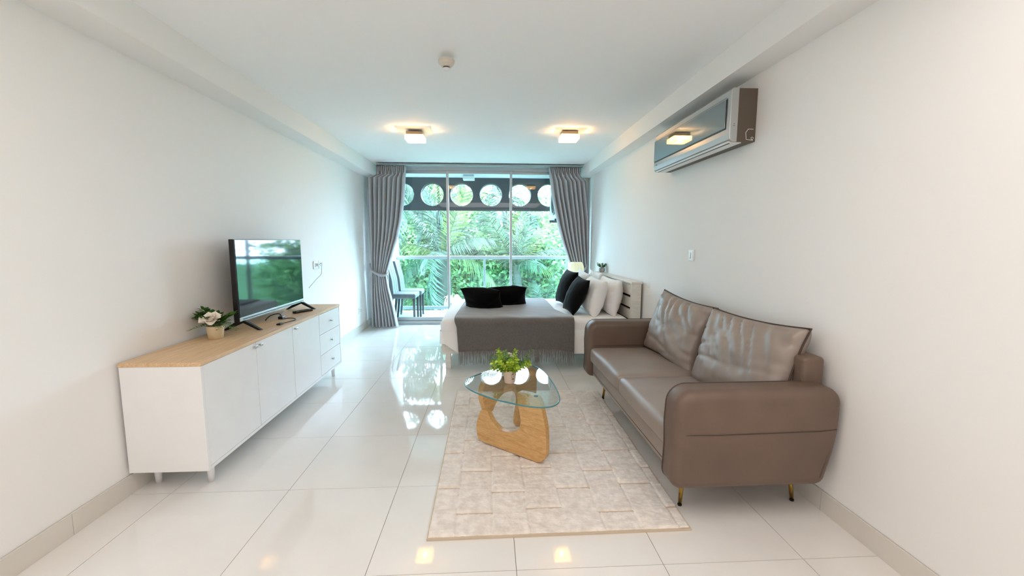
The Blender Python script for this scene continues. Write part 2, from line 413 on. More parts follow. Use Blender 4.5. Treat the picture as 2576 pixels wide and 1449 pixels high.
# ------------------------------------------------------------------ sliding window
win = bpy.data.objects.new('window_1', None); COL.objects.link(win); win['kind'] = 'structure'; win['label'] = 'three-panel aluminium sliding glass door to the balcony'
bm = B()
box(bm, (-1.665, 6.53, 2.372), (1.46, 6.7, 2.5), .003)
box(bm, (-1.665, 6.55, 0), (1.46, 6.68, .05), .003); box(bm, (-1.665, 6.55, .05), (-1.62, 6.68, 2.372), .003); box(bm, (1.415, 6.55, .05), (1.46, 6.68, 2.372), .003)
obj('outer_frame', bm, m_alu, win)
for i, (x0, x1, y) in enumerate(((-1.62, -.625, 6.59), (-.662, .351, 6.56), (.314, 1.415, 6.59))):
    bm = B(); t = .037; z0, z1 = .05, 2.372
    box(bm, (x0, y, z0), (x0+t, y+.03, z1), .003); box(bm, (x1-t, y, z0), (x1, y+.03, z1), .003)
    box(bm, (x0+t, y, z1-.042), (x1-t, y+.03, z1), .003); box(bm, (x0+t, y, z0), (x1-t, y+.03, z0+.055), .003)
    s = obj('sash', bm, m_alu, win)
    bm = B(); box(bm, (x0+t-.004, y+.0125, z0+.05), (x1-t+.004, y+.0165, z1-.04)); obj('pane', bm, m_pane, s)
bm = B(); box(bm, (-1.64, 6.30, 2.405), (1.39, 6.40, 2.425)); tr = obj('curtain_track', bm, m_track)
tag(tr, 'slim grey curtain track on the ceiling above the sliding doors', 'curtain track')

# ------------------------------------------------------------------ curtains
def interp(tab, z):
    for (z0, a), (z1, b) in zip(tab, tab[1:]):
        if z0 >= z >= z1:
            t = (z0-z)/(z0-z1) if z0 != z1 else 0
            return a+(b-a)*t
    return tab[-1][1] if z < tab[-1][0] else tab[0][1]
def curtain(label, outer, inner, yc, amp, nf, side, ztie):
    root = thing('curtain', label, 'curtain', (0, 0, 0), group=None)
    zt, zb = 2.40, .012
    zs = [zt-(zt-zb)*k/110 for k in range(111)]
    bm = B(); N = nf*20
    def pt(u, z, fy=0):
        xo, xi = interp(outer, z), interp(inner, z)
        a = interp(amp, z); hd = max(0, min(1, (z-2.27)/.06))
        ph = 2*pi*nf*u
        w_ = sin(ph)+.12*sin(2*ph+1)
        if hd > 0: w_ = w_*(1-hd)+hd*(abs(cos(ph*1.0))**3*2-.8)
        ir = 1+.35*nz(u*7, z*.6, side*3)*(1-hd)
        y = yc(z)+a*w_*ir
        x = xo+(xi-xo)*(u+.02*sin(ph+.8)*(1-hd))
        x += .012*(1-hd)*nz(u*5, z*1.3, side+9)*min(1, 4*u*(1-u)+.2)
        return (x, y, z)
    g = [[bm.verts.new(pt(i/N, z)) for i in range(N+1)] for z in zs]
    for j in range(len(zs)-1):
        for i in range(N):
            bm.faces.new((g[j][i], g[j][i+1], g[j+1][i+1], g[j+1][i]))
    if side > 0: bmesh.ops.reverse_faces(bm, faces=bm.faces[:])
    c = obj('drape', bm, m_curtain, root, True)
    sm = c.modifiers.new('thick', 'SOLIDIFY'); sm.thickness = .004; sm.offset = 0
    return root
yc0 = lambda z: 6.35
L = curtain('grey curtain tied back at the left side of the sliding doors',
    [(2.4, -1.66), (2.27, -1.665), (2.235, -1.795), (1.2, -1.785), (.85, -1.775), (.5, -1.79), (0, -1.80)],
    [(2.4, -1.225), (1.92, -1.262), (1.6, -1.31), (1.34, -1.372), (1.05, -1.47), (.80, -1.553), (.6, -1.52), (.3, -1.45), (0, -1.395)],
    lambda z: 6.35 if z > 2.2 else 6.35, [(2.4, .028), (2.27, .03), (2.0, .052), (1.2, .048), (.82, .026), (.5, .045), (0, .06)], 8, -1, .82)
Rc = curtain('grey curtain tied back at the right side of the sliding doors',
    [(2.4, 1.355), (2.30, 1.36), (2.25, 1.40), (2.2, 1.46), (1.6, 1.52), (.95, 1.53), (.5, 1.53), (0, 1.52)],
    [(2.4, .885), (1.94, .95), (1.53, 1.042), (1.25, 1.12), (1.015, 1.205), (.80, 1.30), (.5, 1.22), (0, 1.08)],
    yc0, [(2.4, .028), (2.27, .03), (2.0, .052), (1.2, .048), (.85, .026), (.5, .045), (0, .055)], 8, 1, .85)
def tieback(root, pts):
    bm = B()
    sp = spline(pts, 16); n = len(sp)
    for k in (0, 1, 2):
        q = []
        for i, p in enumerate(sp):
            a = i*.9+k*2*pi/3; q.append(p+Vector((.004*cos(a), .012*cos(a), .012*sin(a))))
        tube(bm, q, .010, 6)
    o = obj('tieback', bm, m_curtain, root, True); o['label'] = 'braided grey tieback cord'
tieback(L, [(-1.80, 6.37, .955), (-1.77, 6.29, .89), (-1.70, 6.275, .835), (-1.62, 6.28, .80), (-1.555, 6.30, .80), (-1.535, 6.36, .82), (-1.58, 6.41, .85), (-1.80, 6.42, .955)])
tieback(Rc, [(1.50, 6.37, .955), (1.46, 6.29, .90), (1.40, 6.28, .85), (1.31, 6.29, .82), (1.28, 6.36, .83), (1.34, 6.41, .86), (1.50, 6.42, .955)])

# ------------------------------------------------------------------ ceiling lamps, smoke detector
def make_lamp(name='ceiling_lamp'):
    t = thing(name, 'x', 'ceiling lamp', group='square ceiling lamps')
    bm = B(); box(bm, (-.082, -.082, -.033), (.082, .082, .0), .002); obj('metal_base', bm, m_lampmetal, t)
    bm = B()     # open glass tray with thick rim
    box(bm, (-.094, -.094, -.083), (.094, .094, -.077), .002); obj('glass_shade', bm, m_lampglass, t); bm = B()
    for x0, y0, x1, y1 in ((-.094, -.094, .094, -.088), (-.094, .088, .094, .094), (-.094, -.088, -.088, .088), (.088, -.088, .094, .088)): box(bm, (x0, y0, -.077), (x1, y1, -.034))
    obj('glass_wall', bm, m_lamprim, t)
    bm = B(); tube(bm, [(-.05, .02, -.055), (.05, .02, -.055)], .011, 10); obj('bulb', bm, m_lampbulb, t, True)
    return t
lm = make_lamp(); lx = (-.775, 4.585); lm.location = (lx[0], lx[1], ceil_z(*lx)-.001); lm['label'] = 'lit square ceiling lamp on the left, in front of the sliding doors'
rx = (.842, 4.535); lr = dup(lm, (rx[0], rx[1], ceil_z(*rx)-.001), (0, 0, 0), 'lit square ceiling lamp on the right, nearer the air conditioner')
for x, y in (lx, rx):
    lamp('ceiling_lamp_glow', 'POINT', (x, y, ceil_z(x, y)-.068), (0, 0, 0), 10.0, (1, .66, .34), shadow_soft_size=.012)
t = thing('smoke_detector', 'round cream smoke detector on the ceiling', 'smoke detector', (-.268, 2.787, ceil_z(-.268, 2.787)))
bm = B(); lathe(bm, [(.052, 0), (.052, -.016), (.047, -.026), (.03, -.040), (.024, -.042)], 10); obj('housing', bm, m_detector, t)
bm = B(); lathe(bm, [(.019, -.041), (.019, -.050)], 16); obj('vent', bm, m_dark, t)
bm = B(); lathe(bm, [(.0235, -.050), (.0225, -.057), (.014, -.063), (.004, -.064)], 20); obj('sensor_cap', bm, m_socket, t, True)

# ------------------------------------------------------------------ air conditioner
t = thing('air_conditioner', 'silver wall air conditioner with mirrored front under the right beam', 'air conditioner')
y0, y1, z0, z1 = 2.535, 3.70, 1.912, 2.222; yb = lambda y: XR(y)-.002
bm = B(); prism(bm, [(1.452, 2.20), (1.50, z1), (1.60, z1), (1.60, z0), (1.50, z0), (1.452, 1.94)], y0+.004, y1-.004)
for v in bm.verts:
    if v.co.x > 1.59: v.co.x = yb(v.co.y)
obj('housing', bm, m_acside, t)
bm = B(); prism(bm, [(1.449, 2.212), (1.46, 2.224), (1.497, 2.226), (1.497, 1.912), (1.47, 1.911), (1.449, 1.925), (1.446, 1.96)], y0, y1, bev=.004)
obj('front_shell', bm, m_silver, t)
bm = B(); prism(bm, [(1.4395, 2.168), (1.448, 2.168), (1.448, 1.998), (1.4395, 1.998)], y0+.045, y1-.012, bev=.002); obj('mirror_panel', bm, m_acpanel, t)
bm = B(); box(bm, (1.4455, y0+.04, 1.990), (1.4475, y1-.01, 1.997)); box(bm, (1.4455, y0+.038, 1.99), (1.4475, y0+.044, 2.172)); obj('panel_gap', bm, m_dark, t)
bm = B(); box(bm, (1.4478, y0+.05, 2.178), (1.4492, y1-.01, 2.181)); obj('top_groove', bm, m_dark, t)
bm = B(); prism(bm, [(1.452, 1.917), (1.46, 1.908), (1.535, 1.906), (1.535, 1.912)], y0+.02, y1-.03); obj('louvre', bm, m_socket, t)
bm = B(); box(bm, (1.465, y0+.03, 1.9045), (1.469, y1-.05, 1.9075)); box(bm, (1.533, y0+.03, 1.9045), (1.538, y1-.05, 1.9075)); obj('louvre_slot', bm, m_black, t)
bm = B(); tube(bm, [(1.598, y0+.002, 1.985), (1.565, y0+.002, 1.985), (1.55, y0+.002, 1.965), (1.555, y0+.002, 1.925), (1.598, y0+.002, 1.92)], .0016, 6)
tube(bm, [(1.592+.007*cos(a/3), y0+.002, 1.932+.007*sin(a/3)) for a in range(19)], .0014, 6); obj('side_knockout', bm, m_socket, t)
bm = B(); box(bm, (1.471, y0-.001, 2.013), (1.477, y0+.001, 2.017)); box(bm, (1.468, y0-.001, 2.003), (1.479, y0+.001, 2.006)); obj('side_mark', bm, m_dark, t)
bm = B(); tube(bm, [(1.4462, y1-.05+.006*cos(a*.35), 1.965+.006*sin(a*.35)) for a in range(18)], .0011, 5); box(bm, (1.4452, y1-.066, 1.960), (1.4468, y1-.063, 1.970)); box(bm, (1.4452, y1-.072, 1.960), (1.4468, y1-.069, 1.970)); obj('emblem', bm, m_dark, t)

# ------------------------------------------------------------------ switches and sockets
def plate(name, label, cat, face, y, z, w_, h_, X, sgn):
    t = thing(name, label, cat, (X(y), y, z))
    bm = B(); box(bm, (0 if sgn > 0 else -.010, -w_/2, -h_/2), (.010 if sgn > 0 else 0, w_/2, h_/2), .003); obj('plate', bm, m_socket, t)
    return t
t = plate('light_switch', 'white light switch on the right wall above the sofa', 'switch', 0, 3.235, 1.20, .085, .088, XR, -1)
bm = B(); box(bm, (-.0125, -.03, -.032), (-.0095, .03, .034), .001); obj('rocker', bm, m_socket, t)
bm = B(); box(bm, (-.0135, -.005, -.022), (-.0123, -.001, .022)); box(bm, (-.0135, -.001, -.024), (-.0123, .010, -.020)); obj('rocker_mark', bm, m_dark, t)
def holes(t):
    bm = B()
    for dy in (-.022, .022):
        for dz in (-.012, .012): box(bm, (.0098, dy-.004, dz-.006), (.0112, dy+.004, dz+.006))
    obj('pin_hole', bm, m_gap, t, kind='stuff')
t = plate('wall_socket', 'white wall socket beside the television, with a cable plugged in', 'socket', 0, 4.575, 1.05, .115, .085, XL, 1)
holes(t)
bm = B(); box(bm, (.010, .005, -.014), (.032, .035, .014), .005); pl_ = obj('cable_plug', bm, m_socket); 
pl_.location = (XL(4.575), 4.575, 1.05); tag(pl_, 'white plug with thin grey cable in the wall socket beside the television', 'plug')
X0 = XL(4.6)
bm = B(); tube(bm, spline([(.03, .02, 0), (.045, .045, .012), (.04, .075, .004), (.035, .08, -.03), (.03, .08, -.085), (.028, .06, -.112), (.03, -.03, -.138), (.04, -.12, -.158), (.06, -.2, -.165), (.1, -.42, -.20)], 8), .0028, 6); o = obj('cable', bm, m_cable, pl_, True)
t = plate('wall_socket', 'white wall socket right of the plugged one, beside the television', 'socket', 0, 4.705, 1.05, .115, .085, XL, 1); holes(t)
t = plate('light_switch', 'small white switch on the left wall just before the curtain', 'switch', 0, 6.20, 1.15, .075, .115, XL, 1)
bm = B(); box(bm, (.0095, -.02, -.03), (.0125, .02, .03), .001); obj('rocker', bm, m_socket, t)
t = plate('wall_socket', 'white wall socket low on the left wall near the curtain', 'socket', 0, 6.02, .315, .115, .085, XL, 1); holes(t)

# ------------------------------------------------------------------ sideboard
t = thing('sideboard', 'long white sideboard with oak top under the television', 'sideboard', (-1.655, 3.1, 0))
t.location = (0, 0, 0)
xb, xf, ya, yb_, zb_, zt_ = -1.848, -1.455, 2.12, 4.075, .122, .70
bm = B()
box(bm, (xb, ya, zb_), (xf, ya+.018, zt_-.02), .0015); box(bm, (xb, yb_-.018, zb_), (xf, yb_, zt_-.02), .0015)
box(bm, (xb, ya+.018, zb_), (xf, yb_-.018, zb_+.018), .001); box(bm, (xb, ya+.018, zt_-.03), (xf-.02, yb_-.018, zt_-.02)); box(bm, (xb, ya+.018, zb_+.018), (xb+.01, yb_-.018, zt_-.03))
obj('carcass', bm, m_white, t)
bm = B(); box(bm, (xf-.03, ya+.018, zb_+.018), (xf-.024, yb_-.018, zt_-.03)); obj('shadow_panel', bm, m_gap, t)
bm = B(); box(bm, (xb-.002, ya-.003, zt_-.02), (xf+.003, yb_+.003, zt_), .002); obj('oak_top', bm, m_oak, t)
ds = [ya+.018, 2.625, 3.108, 3.588, yb_-.018]; zl, zh = zb_+.020, zt_-.022
def knob(par, y, z):
    bm = B(); box(bm, (xf, y-.006, z-.005), (xf+.016, y+.006, z+.005), .001); box(bm, (xf+.014, y-.013, z-.008), (xf+.021, y+.013, z+.008), .002); obj('knob', bm, m_silver, par)
for i in range(3):
    bm = B(); box(bm, (xf-.022, ds[i]+.0022, zl), (xf-.001, ds[i+1]-.0022, zh), .001); d = obj('door', bm, m_white, t)
    knob(d, (ds[i+1]-.027) if i == 0 else ds[i]+.030, .657)
for k in range(3):
    a, b = zl+(zh-zl)*k/3, zl+(zh-zl)*(k+1)/3
    bm = B(); box(bm, (xf-.022, ds[3]+.003, a+.002), (xf-.001, ds[4]-.002, b-.002), .001); d = obj('drawer', bm, m_white, t)
    knob(d, 3.83, (a+b)/2)
for x in (-1.525, -1.80):
    for y in (2.237, 4.03):
        bm = B(); lathe(bm, [(.014, 0), (.02, .122)], 16, (x, y, 0)); obj('leg', bm, m_white, t, True)

# ------------------------------------------------------------------ television, remote, cable
t = thing('television', 'flat black television on splayed feet on the sideboard', 'television', (-1.68, 3.34, .70))
W2 = .487
bm = B(); box(bm, (-.035, -W2, .062), (.0, W2, .617), .003); box(bm, (-.06, -W2+.1, .10), (-.03, W2-.1, .36), .008); obj('cabinet', bm, m_black, t)
bm = B(); box(bm, (.0, -W2+.008, .092), (.002, W2-.006, .611)); obj('screen', bm, m_screen, t)
bm = B(); box(bm, (0, -W2+.004, .064), (.004, W2-.004, .090), .001); obj('lower_bezel', bm, m_silver, t)
bm = B(); box(bm, (.003, -W2+.04, .073), (.006, W2-.03, .081), .002); obj('speaker_bar', bm, m_black, t)
for y in (-.44, .44):
    bm = B()
    prism(bm, [(.0, .068), (.0, .052), (.098, 0), (.122, 0), (.015, .066)], y-.012, y+.012); prism(bm, [(-.035, .068), (-.022, .068), (.005, .066), (.0, .050), (-.112, 0), (-.135, 0)], y-.012, y+.012)
    obj('foot', bm, m_black, t)
t = thing('remote_control', 'black remote control lying under the right foot of the television', 'remote', (-1.60, 3.62, .70), (0, 0, RAD(62)))
bm = B(); box(bm, (-.085, -.022, 0), (.085, .022, .018), .006); obj('case', bm, m_black, t)
bm = B()
for i in range(7):
    for j in range(3): box(bm, (-.065+i*.018, -.013+j*.011, .0175), (-.055+i*.018, -.006+j*.011, .0195))
obj('button_field', bm, m_gap, t)
t = thing('black_cable', 'black cable with a small plug lying on the sideboard below the television', 'cable', (-1.60, 3.15, .70))
bm = B(); tube(bm, spline([(-.10, .35, .03), (-.085, .26, .012), (-.06, .2, .02), (-.02, .14, .005), (.02, .17, .004), (.07, .16, .004), (.105, .1, .004), (.09, .03, .004), (.075, -.06, .006)], 8), .003, 6); tube(bm, spline([(-.11, .08, .004), (-.10, .14, .03), (-.06, .19, .035), (-.02, .15, .01)], 6), .004, 6); obj('cord', bm, m_black, t, True)
bm = B(); box(bm, (-.045, .135, 0), (-.01, .185, .022), .004); obj('adapter', bm, m_black, t)
bm = B(); box(bm, (.058, -.10, 0), (.088, -.055, .012), .004); obj('small_plug', bm, m_rubber, t)

# ------------------------------------------------------------------ plants
def leaf(bm, base, d, up, ln, wd, mi=0, bend=.2):
    d = Vector(d).normalized(); s = d.cross(Vector(up))
    if s.length < 1e-3: s = d.cross(Vector((1, 0, 0)))
    s.normalize(); n = s.cross(d); b = Vector(base)
    P = [b, b+d*ln*.35+s*wd/2, b+d*ln*.75+s*wd*.4-n*ln*bend*.4, b+d*ln-n*ln*bend, b+d*ln*.75-s*wd*.4-n*ln*bend*.4, b+d*ln*.35-s*wd/2, b+d*ln*.5-n*ln*bend*.12+n*wd*.08]
    v = [bm.verts.new(p) for p in P]
    for f in ((0, 1, 6), (1, 2, 6), (2, 3, 6), (3, 4, 6), (4, 5, 6), (5, 0, 6)): q = bm.faces.new([v[i] for i in f]); q.material_index = mi
def petal(bm, base, ang, tilt, ln, wd, curl):
    def fn(u, v):
        x = (u-.5)*wd*(.35+1.3*v*(1.25-v)); y = ln*v; z = curl*(v*v)*ln-.25*wd*(1-(2*u-1)**2)*0+.5*wd*((2*u-1)**2)*.5
        p = Vector((x, y, z)); p.rotate(Euler((tilt, 0, 0))); p.rotate(Euler((0, 0, ang))); return Vector(base)+p
    surf(bm, fn, 6, 6)
def rose(parent, loc, r, n=14, name='rose', m=None, tilt=(0, 0, 0)):
    bm = B(); rnd = random.Random(5)
    for i in range(n):
        k = i/(n-1); a = i*2.4
        petal(bm, (0, 0, 0), a, RAD(80-62*k), r*(.55+.5*k), r*(.55+.65*k), -.35*k+.1)
    o = obj(name, bm, m or m_rose, parent, True, loc, tilt); return o
# white rose arrangement on the sideboard
t = thing('potted_rose', 'white rose among green fern leaves in a cream pot on the sideboard', 'flower pot', (-1.715, 2.66, .70))
bm = B(); lathe(bm, [(.036, 0), (.040, .004), (.049, .078), (.047, .082), (.043, .078), (.038, .068)], 28); obj('pot', bm, m_pot, t, True)
bm = B(); lathe(bm, [(.042, .068), (.01, .074)], 16); obj('soil', bm, m_soil, t)
rose(t, (.012, -.045, .118), .062, 15, 'rose_bloom', None, (RAD(28), RAD(12), 0))
rnd = random.Random(3)
for i in range(11):     # broad pinnate leaves
    a = rnd.uniform(0, 2*pi); el = rnd.uniform(.25, 1.05)
    if i < 3: a = pi+rnd.uniform(-.5, .7)-.3; el = .5+.2*i
    if i in (3, 4): a = 1.0+i*.3; el = .95
    ln = rnd.uniform(.09, .15) if i > 2 else .165
    bm = B(); d = Vector((cos(a)*cos(el), sin(a)*cos(el), sin(el)))
    st = [Vector((0, 0, .07))+d*ln*q+Vector((0, 0, -.03*q*q)) for q in [j/8 for j in range(9)]]
    tube(bm, st, .0012, 4)
    s = d.cross(Vector((0, 0, 1))).normalized()
    for j in range(3, 9):
        for g in (1, -1): leaf(bm, st[j], d*.75+s*g*.9, (0, 0, 1), .058*(1.15-.5*j/9), .032, 0, .15)
    leaf(bm, st[8], d, (0, 0, 1), .04, .022)
    obj('leaf_spray', bm, m_leafdk, t)
for i in range(9):      # feathery sprigs
    a = rnd.uniform(-.9, 2.0) if i < 7 else rnd.uniform(2.8, 4.5); el = rnd.uniform(-.1, .8); ln = rnd.uniform(.09, .14)
    d = Vector((cos(a)*cos(el), sin(a)*cos(el), sin(el))); bm = B()
    st = [Vector((0, 0, .075))+d*ln*q+Vector((0, 0, -.05*q*q)) for q in [j/10 for j in range(11)]]
    tube(bm, st, .0009, 4); s = d.cross(Vector((0, 0, 1))).normalized()
    for j in range(2, 11):
        for g in (1, -1): leaf(bm, st[j], d*.8+s*g+Vector((0, 0, rnd.uniform(-.4, .5))), (0, 0, 1), .026, .006)
    obj('feather_sprig', bm, m_leafft, t)

# glass coffee table -----------------------------------------------
t = thing('coffee_table', 'rounded triangular glass coffee table on curved oak legs on the rug', 'coffee table')
A = [(.40, .0), (.448, .002), (.482, .020), (.502, .062), (.503, .167), (.496, .228), (.480, .295), (.462, .358), (.442, .390), (.40, .398), (.335, .398), (.305, .392), (.298, .36), (.306, .31), (.318, .262), (.325, .217), (.312, .170), (.278, .140), (.236, .125), (.188, .120), (.147, .130), (.105, .158), (.078, .193), (.064, .212), (.016, .212), (-.008, .161), (-.024, .109), (-.022, .050), (-.008, .016), (.022, .002), (.07, .0)]
A = [(q.x, q.y) for q in cspline([(a, b, 0) for a, b in A], 3)]
lo = min(q[1] for q in A); A = [(a, max(0, b)) for a, b in A]
def legobj(flip, org, ang, z0):
    H_ = .398; bm = B(); poly = [(a-.04, (H_-b) if flip else b) for a, b in A]
    prism(bm, poly, -.022, .022, bev=.005, seg=2)
    o = obj('wooden_leg', bm, m_tablewood, t, False, (org[0], org[1], z0), (0, 0, ang)); return o
piv = (-.043+.015, 2.5465+.02)
legobj(False, piv, atan2(-.6374, .7705), .0262)
legobj(True, (piv[0]+.012, piv[1]+.038), RAD(43), .0264)
def C(px, z=.42, P=(0, 0, 1.31)):
    x, y = px; v = rr*((x-1288)/1050)-uu*((y-724.5)/1050)+fw; k = (z-1.31)/v.z
    return v.x*k, v.y*k
crop = [(0, 478), (14, 440), (70, 402), (170, 362), (300, 322), (420, 292), (560, 270), (680, 260), (745, 260), (810, 285), (870, 322), (940, 385), (1005, 475), (1052, 565), (1075, 640), (1058, 692), (1000, 728), (900, 743), (780, 738), (640, 720), (500, 690), (350, 655), (200, 605), (90, 560), (18, 512)]
gl = [C((1170+a*.2209, 860+b*.2208), .434) for a, b in crop]
gl = [(q.x, q.y) for q in cspline([(a, b, 0) for a, b in gl], 3)]
bm = B(); prism(bm, gl, .4265, .438, 'z', bev=.003, seg=2); obj('glass_top', bm, m_tabglass, t)
bm = B(); n = len(gl); cx, cy = sum(p[0] for p in gl)/n, sum(p[1] for p in gl)/n
rim = [(p[0]+(p[0]-cx)*.002, p[1]+(p[1]-cy)*.002, .432) for p in gl]
tube(bm, rim, .0042, 6, True); o = obj('glass_rim', bm, m_glassedge, t, True); o['label'] = 'green-blue polished glass edge'
for p in ((.262, 2.30), (.225, 2.83), (-.02, 2.56)):
    bm = B(); lathe(bm, [(.013, 0), (.013, .0025)], 16, (p[0], p[1], .4244)); obj('glass_pad', bm, m_rubber, t)

px_ = C((1283, 966), .434)
t = thing('potted_plant', 'lime green leafy plant with pink buds in a blush pot on the glass table', 'potted plant', (px_[0], px_[1]+.02, .4385))
bm = B(); lathe(bm, [(.031, 0), (.033, .003), (.044, .078), (.045, .081), (.042, .08), (.038, .07)], 28); obj('pot', bm, m_potwhite, t, True)
bm = B()
for (dx, dz, w_, h_) in ((.010, .060, .020, .003), (.014, .066, .014, .004), (.010, .046, .004, .005), (.022, .046, .004, .005), (.012, .034, .024, .002), (.012, .030, .02, .002)):
    r_ = .0325+dz*.145; xx = dx; yy = -math.sqrt(max(0, r_*r_-xx*xx))
    box(bm, (xx-w_/2, yy-.0008, dz-h_/2), (xx+w_/2, yy+.003, dz+h_/2))
obj('printed_mark', bm, m_print, t)
rnd = random.Random(11)
for i in range(34):
    a = i*2.4+rnd.uniform(-.3, .3); el = rnd.uniform(.1, 1.35); ln = rnd.uniform(.085, .135)
    if i % 7 == 0: ln *= 1.3; el = max(el, .6)
    d = Vector((cos(a)*cos(el), sin(a)*cos(el), sin(el)))
    bm = B(); st = [Vector((.015*cos(a), .015*sin(a), .07))+d*ln*q+Vector((0, 0, .01*q)) for q in [j/9 for j in range(10)]]
    tube(bm, st, .0009, 4); s = d.cross(Vector((.1, .2, 1))).normalized(); n_ = s.cross(d)
    for j in range(2, 10):
        for g in range(3):
            w_ = g*2.1+j*1.1; dd = s*cos(w_)+n_*sin(w_)+d*.5
            leaf(bm, st[j], dd, d, .021, .015, 0, .1)
    obj('leaf_stem', bm, m_leaflm if i % 3 else m_leafft, t)
for loc, r_ in (((-.005, -.005, .175), .02), ((.008, -.012, .158), .024)):
    rose(t, loc, r_, 9, 'pink_bud', m_rose)

# ------------------------------------------------------------------ rug
t = thing('rug', 'cream carved-pile rug under the glass coffee table', 'rug', (0, 0, 0))
c0, c1, c2, c3 = Vector((-.281, 1.711, 0)), Vector((.912, 1.719, 0)), Vector((.935, 3.49, 0)), Vector((-.289, 3.53, 0))
def rp(u, v): return c0*(1-u)*(1-v)+c1*u*(1-v)+c2*u*v+c3*(1-u)*v
bm = B(); q = [rp(0, 0), rp(1, 0), rp(1, 1), rp(0, 1)]; hexa(bm, [(p.x, p.y, .0008) for p in q]+[(p.x, p.y, .010) for p in q]); obj('binding', bm, m_rugedge, t)
NU, NV = 220, 440
def pile(u, v):
    p = rp(-.003+1.006*u, .002+.997*v); X = u*1.21; Y = v*1.81
    cxw = .172; ci = math.floor((X+.05)/cxw); fx = (X+.05)/cxw-ci
    per = .37; ph = Y/per+(.5 if ci % 2 else 0)+.06*((ci*7) % 3); fy = ph-math.floor(ph)
    h = .004+.007*(1-fy*1.4) if fy < .5 else .002+.003*(fy-.5)
    h *= 1
    if fy > .97 or fy < .003: h = -.0115
    if .49 < fy < .52: h += .0025
    e = min(fx, 1-fx)
    if e < .03: h -= .003
    ed = min(u*.7, (1-u)*.7, v*1.5, (1-v)*1.5)
    n1 = nz(X*30, Y*44, 1)*.0026+nz(X*70, Y*95, 5)*.0022+nz(X*12, Y*20, 9)*.0018
    z = .0115+h+n1
    if ed < .0035: z = .006+n1*.3
    jx = .002*nz(X*60, Y*60, 3); return (p.x+jx, p.y+.002*nz(X*60, Y*60, 7), z)
bm = B(); surf(bm, pile, NU, NV); obj('pile', bm, m_rug, t, True)

# ------------------------------------------------------------------ sofa
t = thing('sofa', 'two-seat taupe leather sofa with brass legs along the right wall', 'sofa', (.022, -.01, 0), (0, 0, RAD(.5)))
XA, XB = .815, 1.59; YA, YB = 1.735, 3.475; TH = .125
def armprof(ex=0):
    p = []; x0, x1, z0, z1 = XA-ex, XB+.01+ex, .178-ex, .648+ex
    def arc(cx, cz, r, a0, a1, n=8): return [(cx+r*cos(RAD(a0+(a1-a0)*i/n)), cz+r*sin(RAD(a0+(a1-a0)*i/n))) for i in range(n+1)]
    p += arc(x0+.055, z0+.055, .055, 180, 270); p += arc(x1-.10, z0+.055, .055, 270, 342)
    p += [(x1-.012, .36), (x1, .46), (x1, .56)]
    p += arc(x1-.075, z1-.075, .075, 0, 90); p += arc(x0+.09, z1-.085, .085, 90, 175)
    p += [(x0, .48), (x0+.004, .36)]
    return p
for i, ya_ in enumerate((YA, YB-TH)):
    bm = B(); base_ = armprof(); n = len(base_); rings = []
    nrm = []
    for k in range(n):
        a, b = Vector(base_[k-1]), Vector(base_[(k+1) % n]); d_ = (b-a).normalized(); nrm.append(Vector((d_.y, -d_.x)))
    lv = [(ya_+.046*(1-cos(q)), .046*(1-sin(q))) for q in [pi/2*k/6 for k in range(7)]]+[(ya_+TH-.016*(1-cos(q)), .016*(1-sin(q))) for q in [pi/2*k/4 for k in range(4, -1, -1)]]
    for yy, ins in lv: rings.append([bm.verts.new((p[0]-m_.x*ins, yy, p[1]-m_.y*ins)) for p, m_ in zip(base_, nrm)])
    for A_, C_ in zip(rings, rings[1:]):
        for k in range(n): bm.faces.new((A_[k], A_[(k+1) % n], C_[(k+1) % n], C_[k]))
    bm.faces.new(rings[0]); bm.faces.new(rings[-1][::-1]); bmesh.ops.recalc_face_normals(bm, faces=bm.faces[:])
    for v in bm.verts:       # padded upper half
        k = max(0, min(1, (v.co.z-.44)/.04)); ym = ya_+TH/2
        v.co.y = ym+(v.co.y-ym)*(1+.05*k)
    arm = obj('armrest', bm, m_leather, t, True)
    bm = B()
    tube(bm, [(a, ya_+TH-.006, b) for a, b in armprof(-.002)], .005, 6, True)
    pp = obj('piping', bm, m_piping, arm, True)
    bm = B()
    for y in (ya_-.0025, ya_+TH+.0025): tube(bm, [(XA+.002, y+(.06 if y < ya_ else -.03), .449), (XA+.008, y+(.03 if y < ya_ else -.015), .449), (XA+.026, y+(.010 if y < ya_ else -.004), .449), (XA+.05, y+.002, .449), (XA+.09, y, .449), (XA+.2, y, .447), (XB-.1, y, .452), (XB-.02, y+.002, .458)], .0022, 5)
    obj('seam', bm, m_piping, arm, True)
yi, yo = YA+TH, YB-TH
bm = B(); box(bm, (.862, yi-.004, .192), (1.56, yo+.004, .325), .018, 3); obj('base', bm, m_leather_lit, t, True)
bm = B(); tube(bm, [(.8615, yi, .225), (.8615, yo, .225)], .002, 5); obj('base_seam', bm, m_leather, t, True)
bm = B(); box(bm, (1.475, yi-.02, .20), (1.583, yo+.02, .765), .02, 4); obj('backrest', bm, m_leather, t, True)
ym = (yi+yo)/2
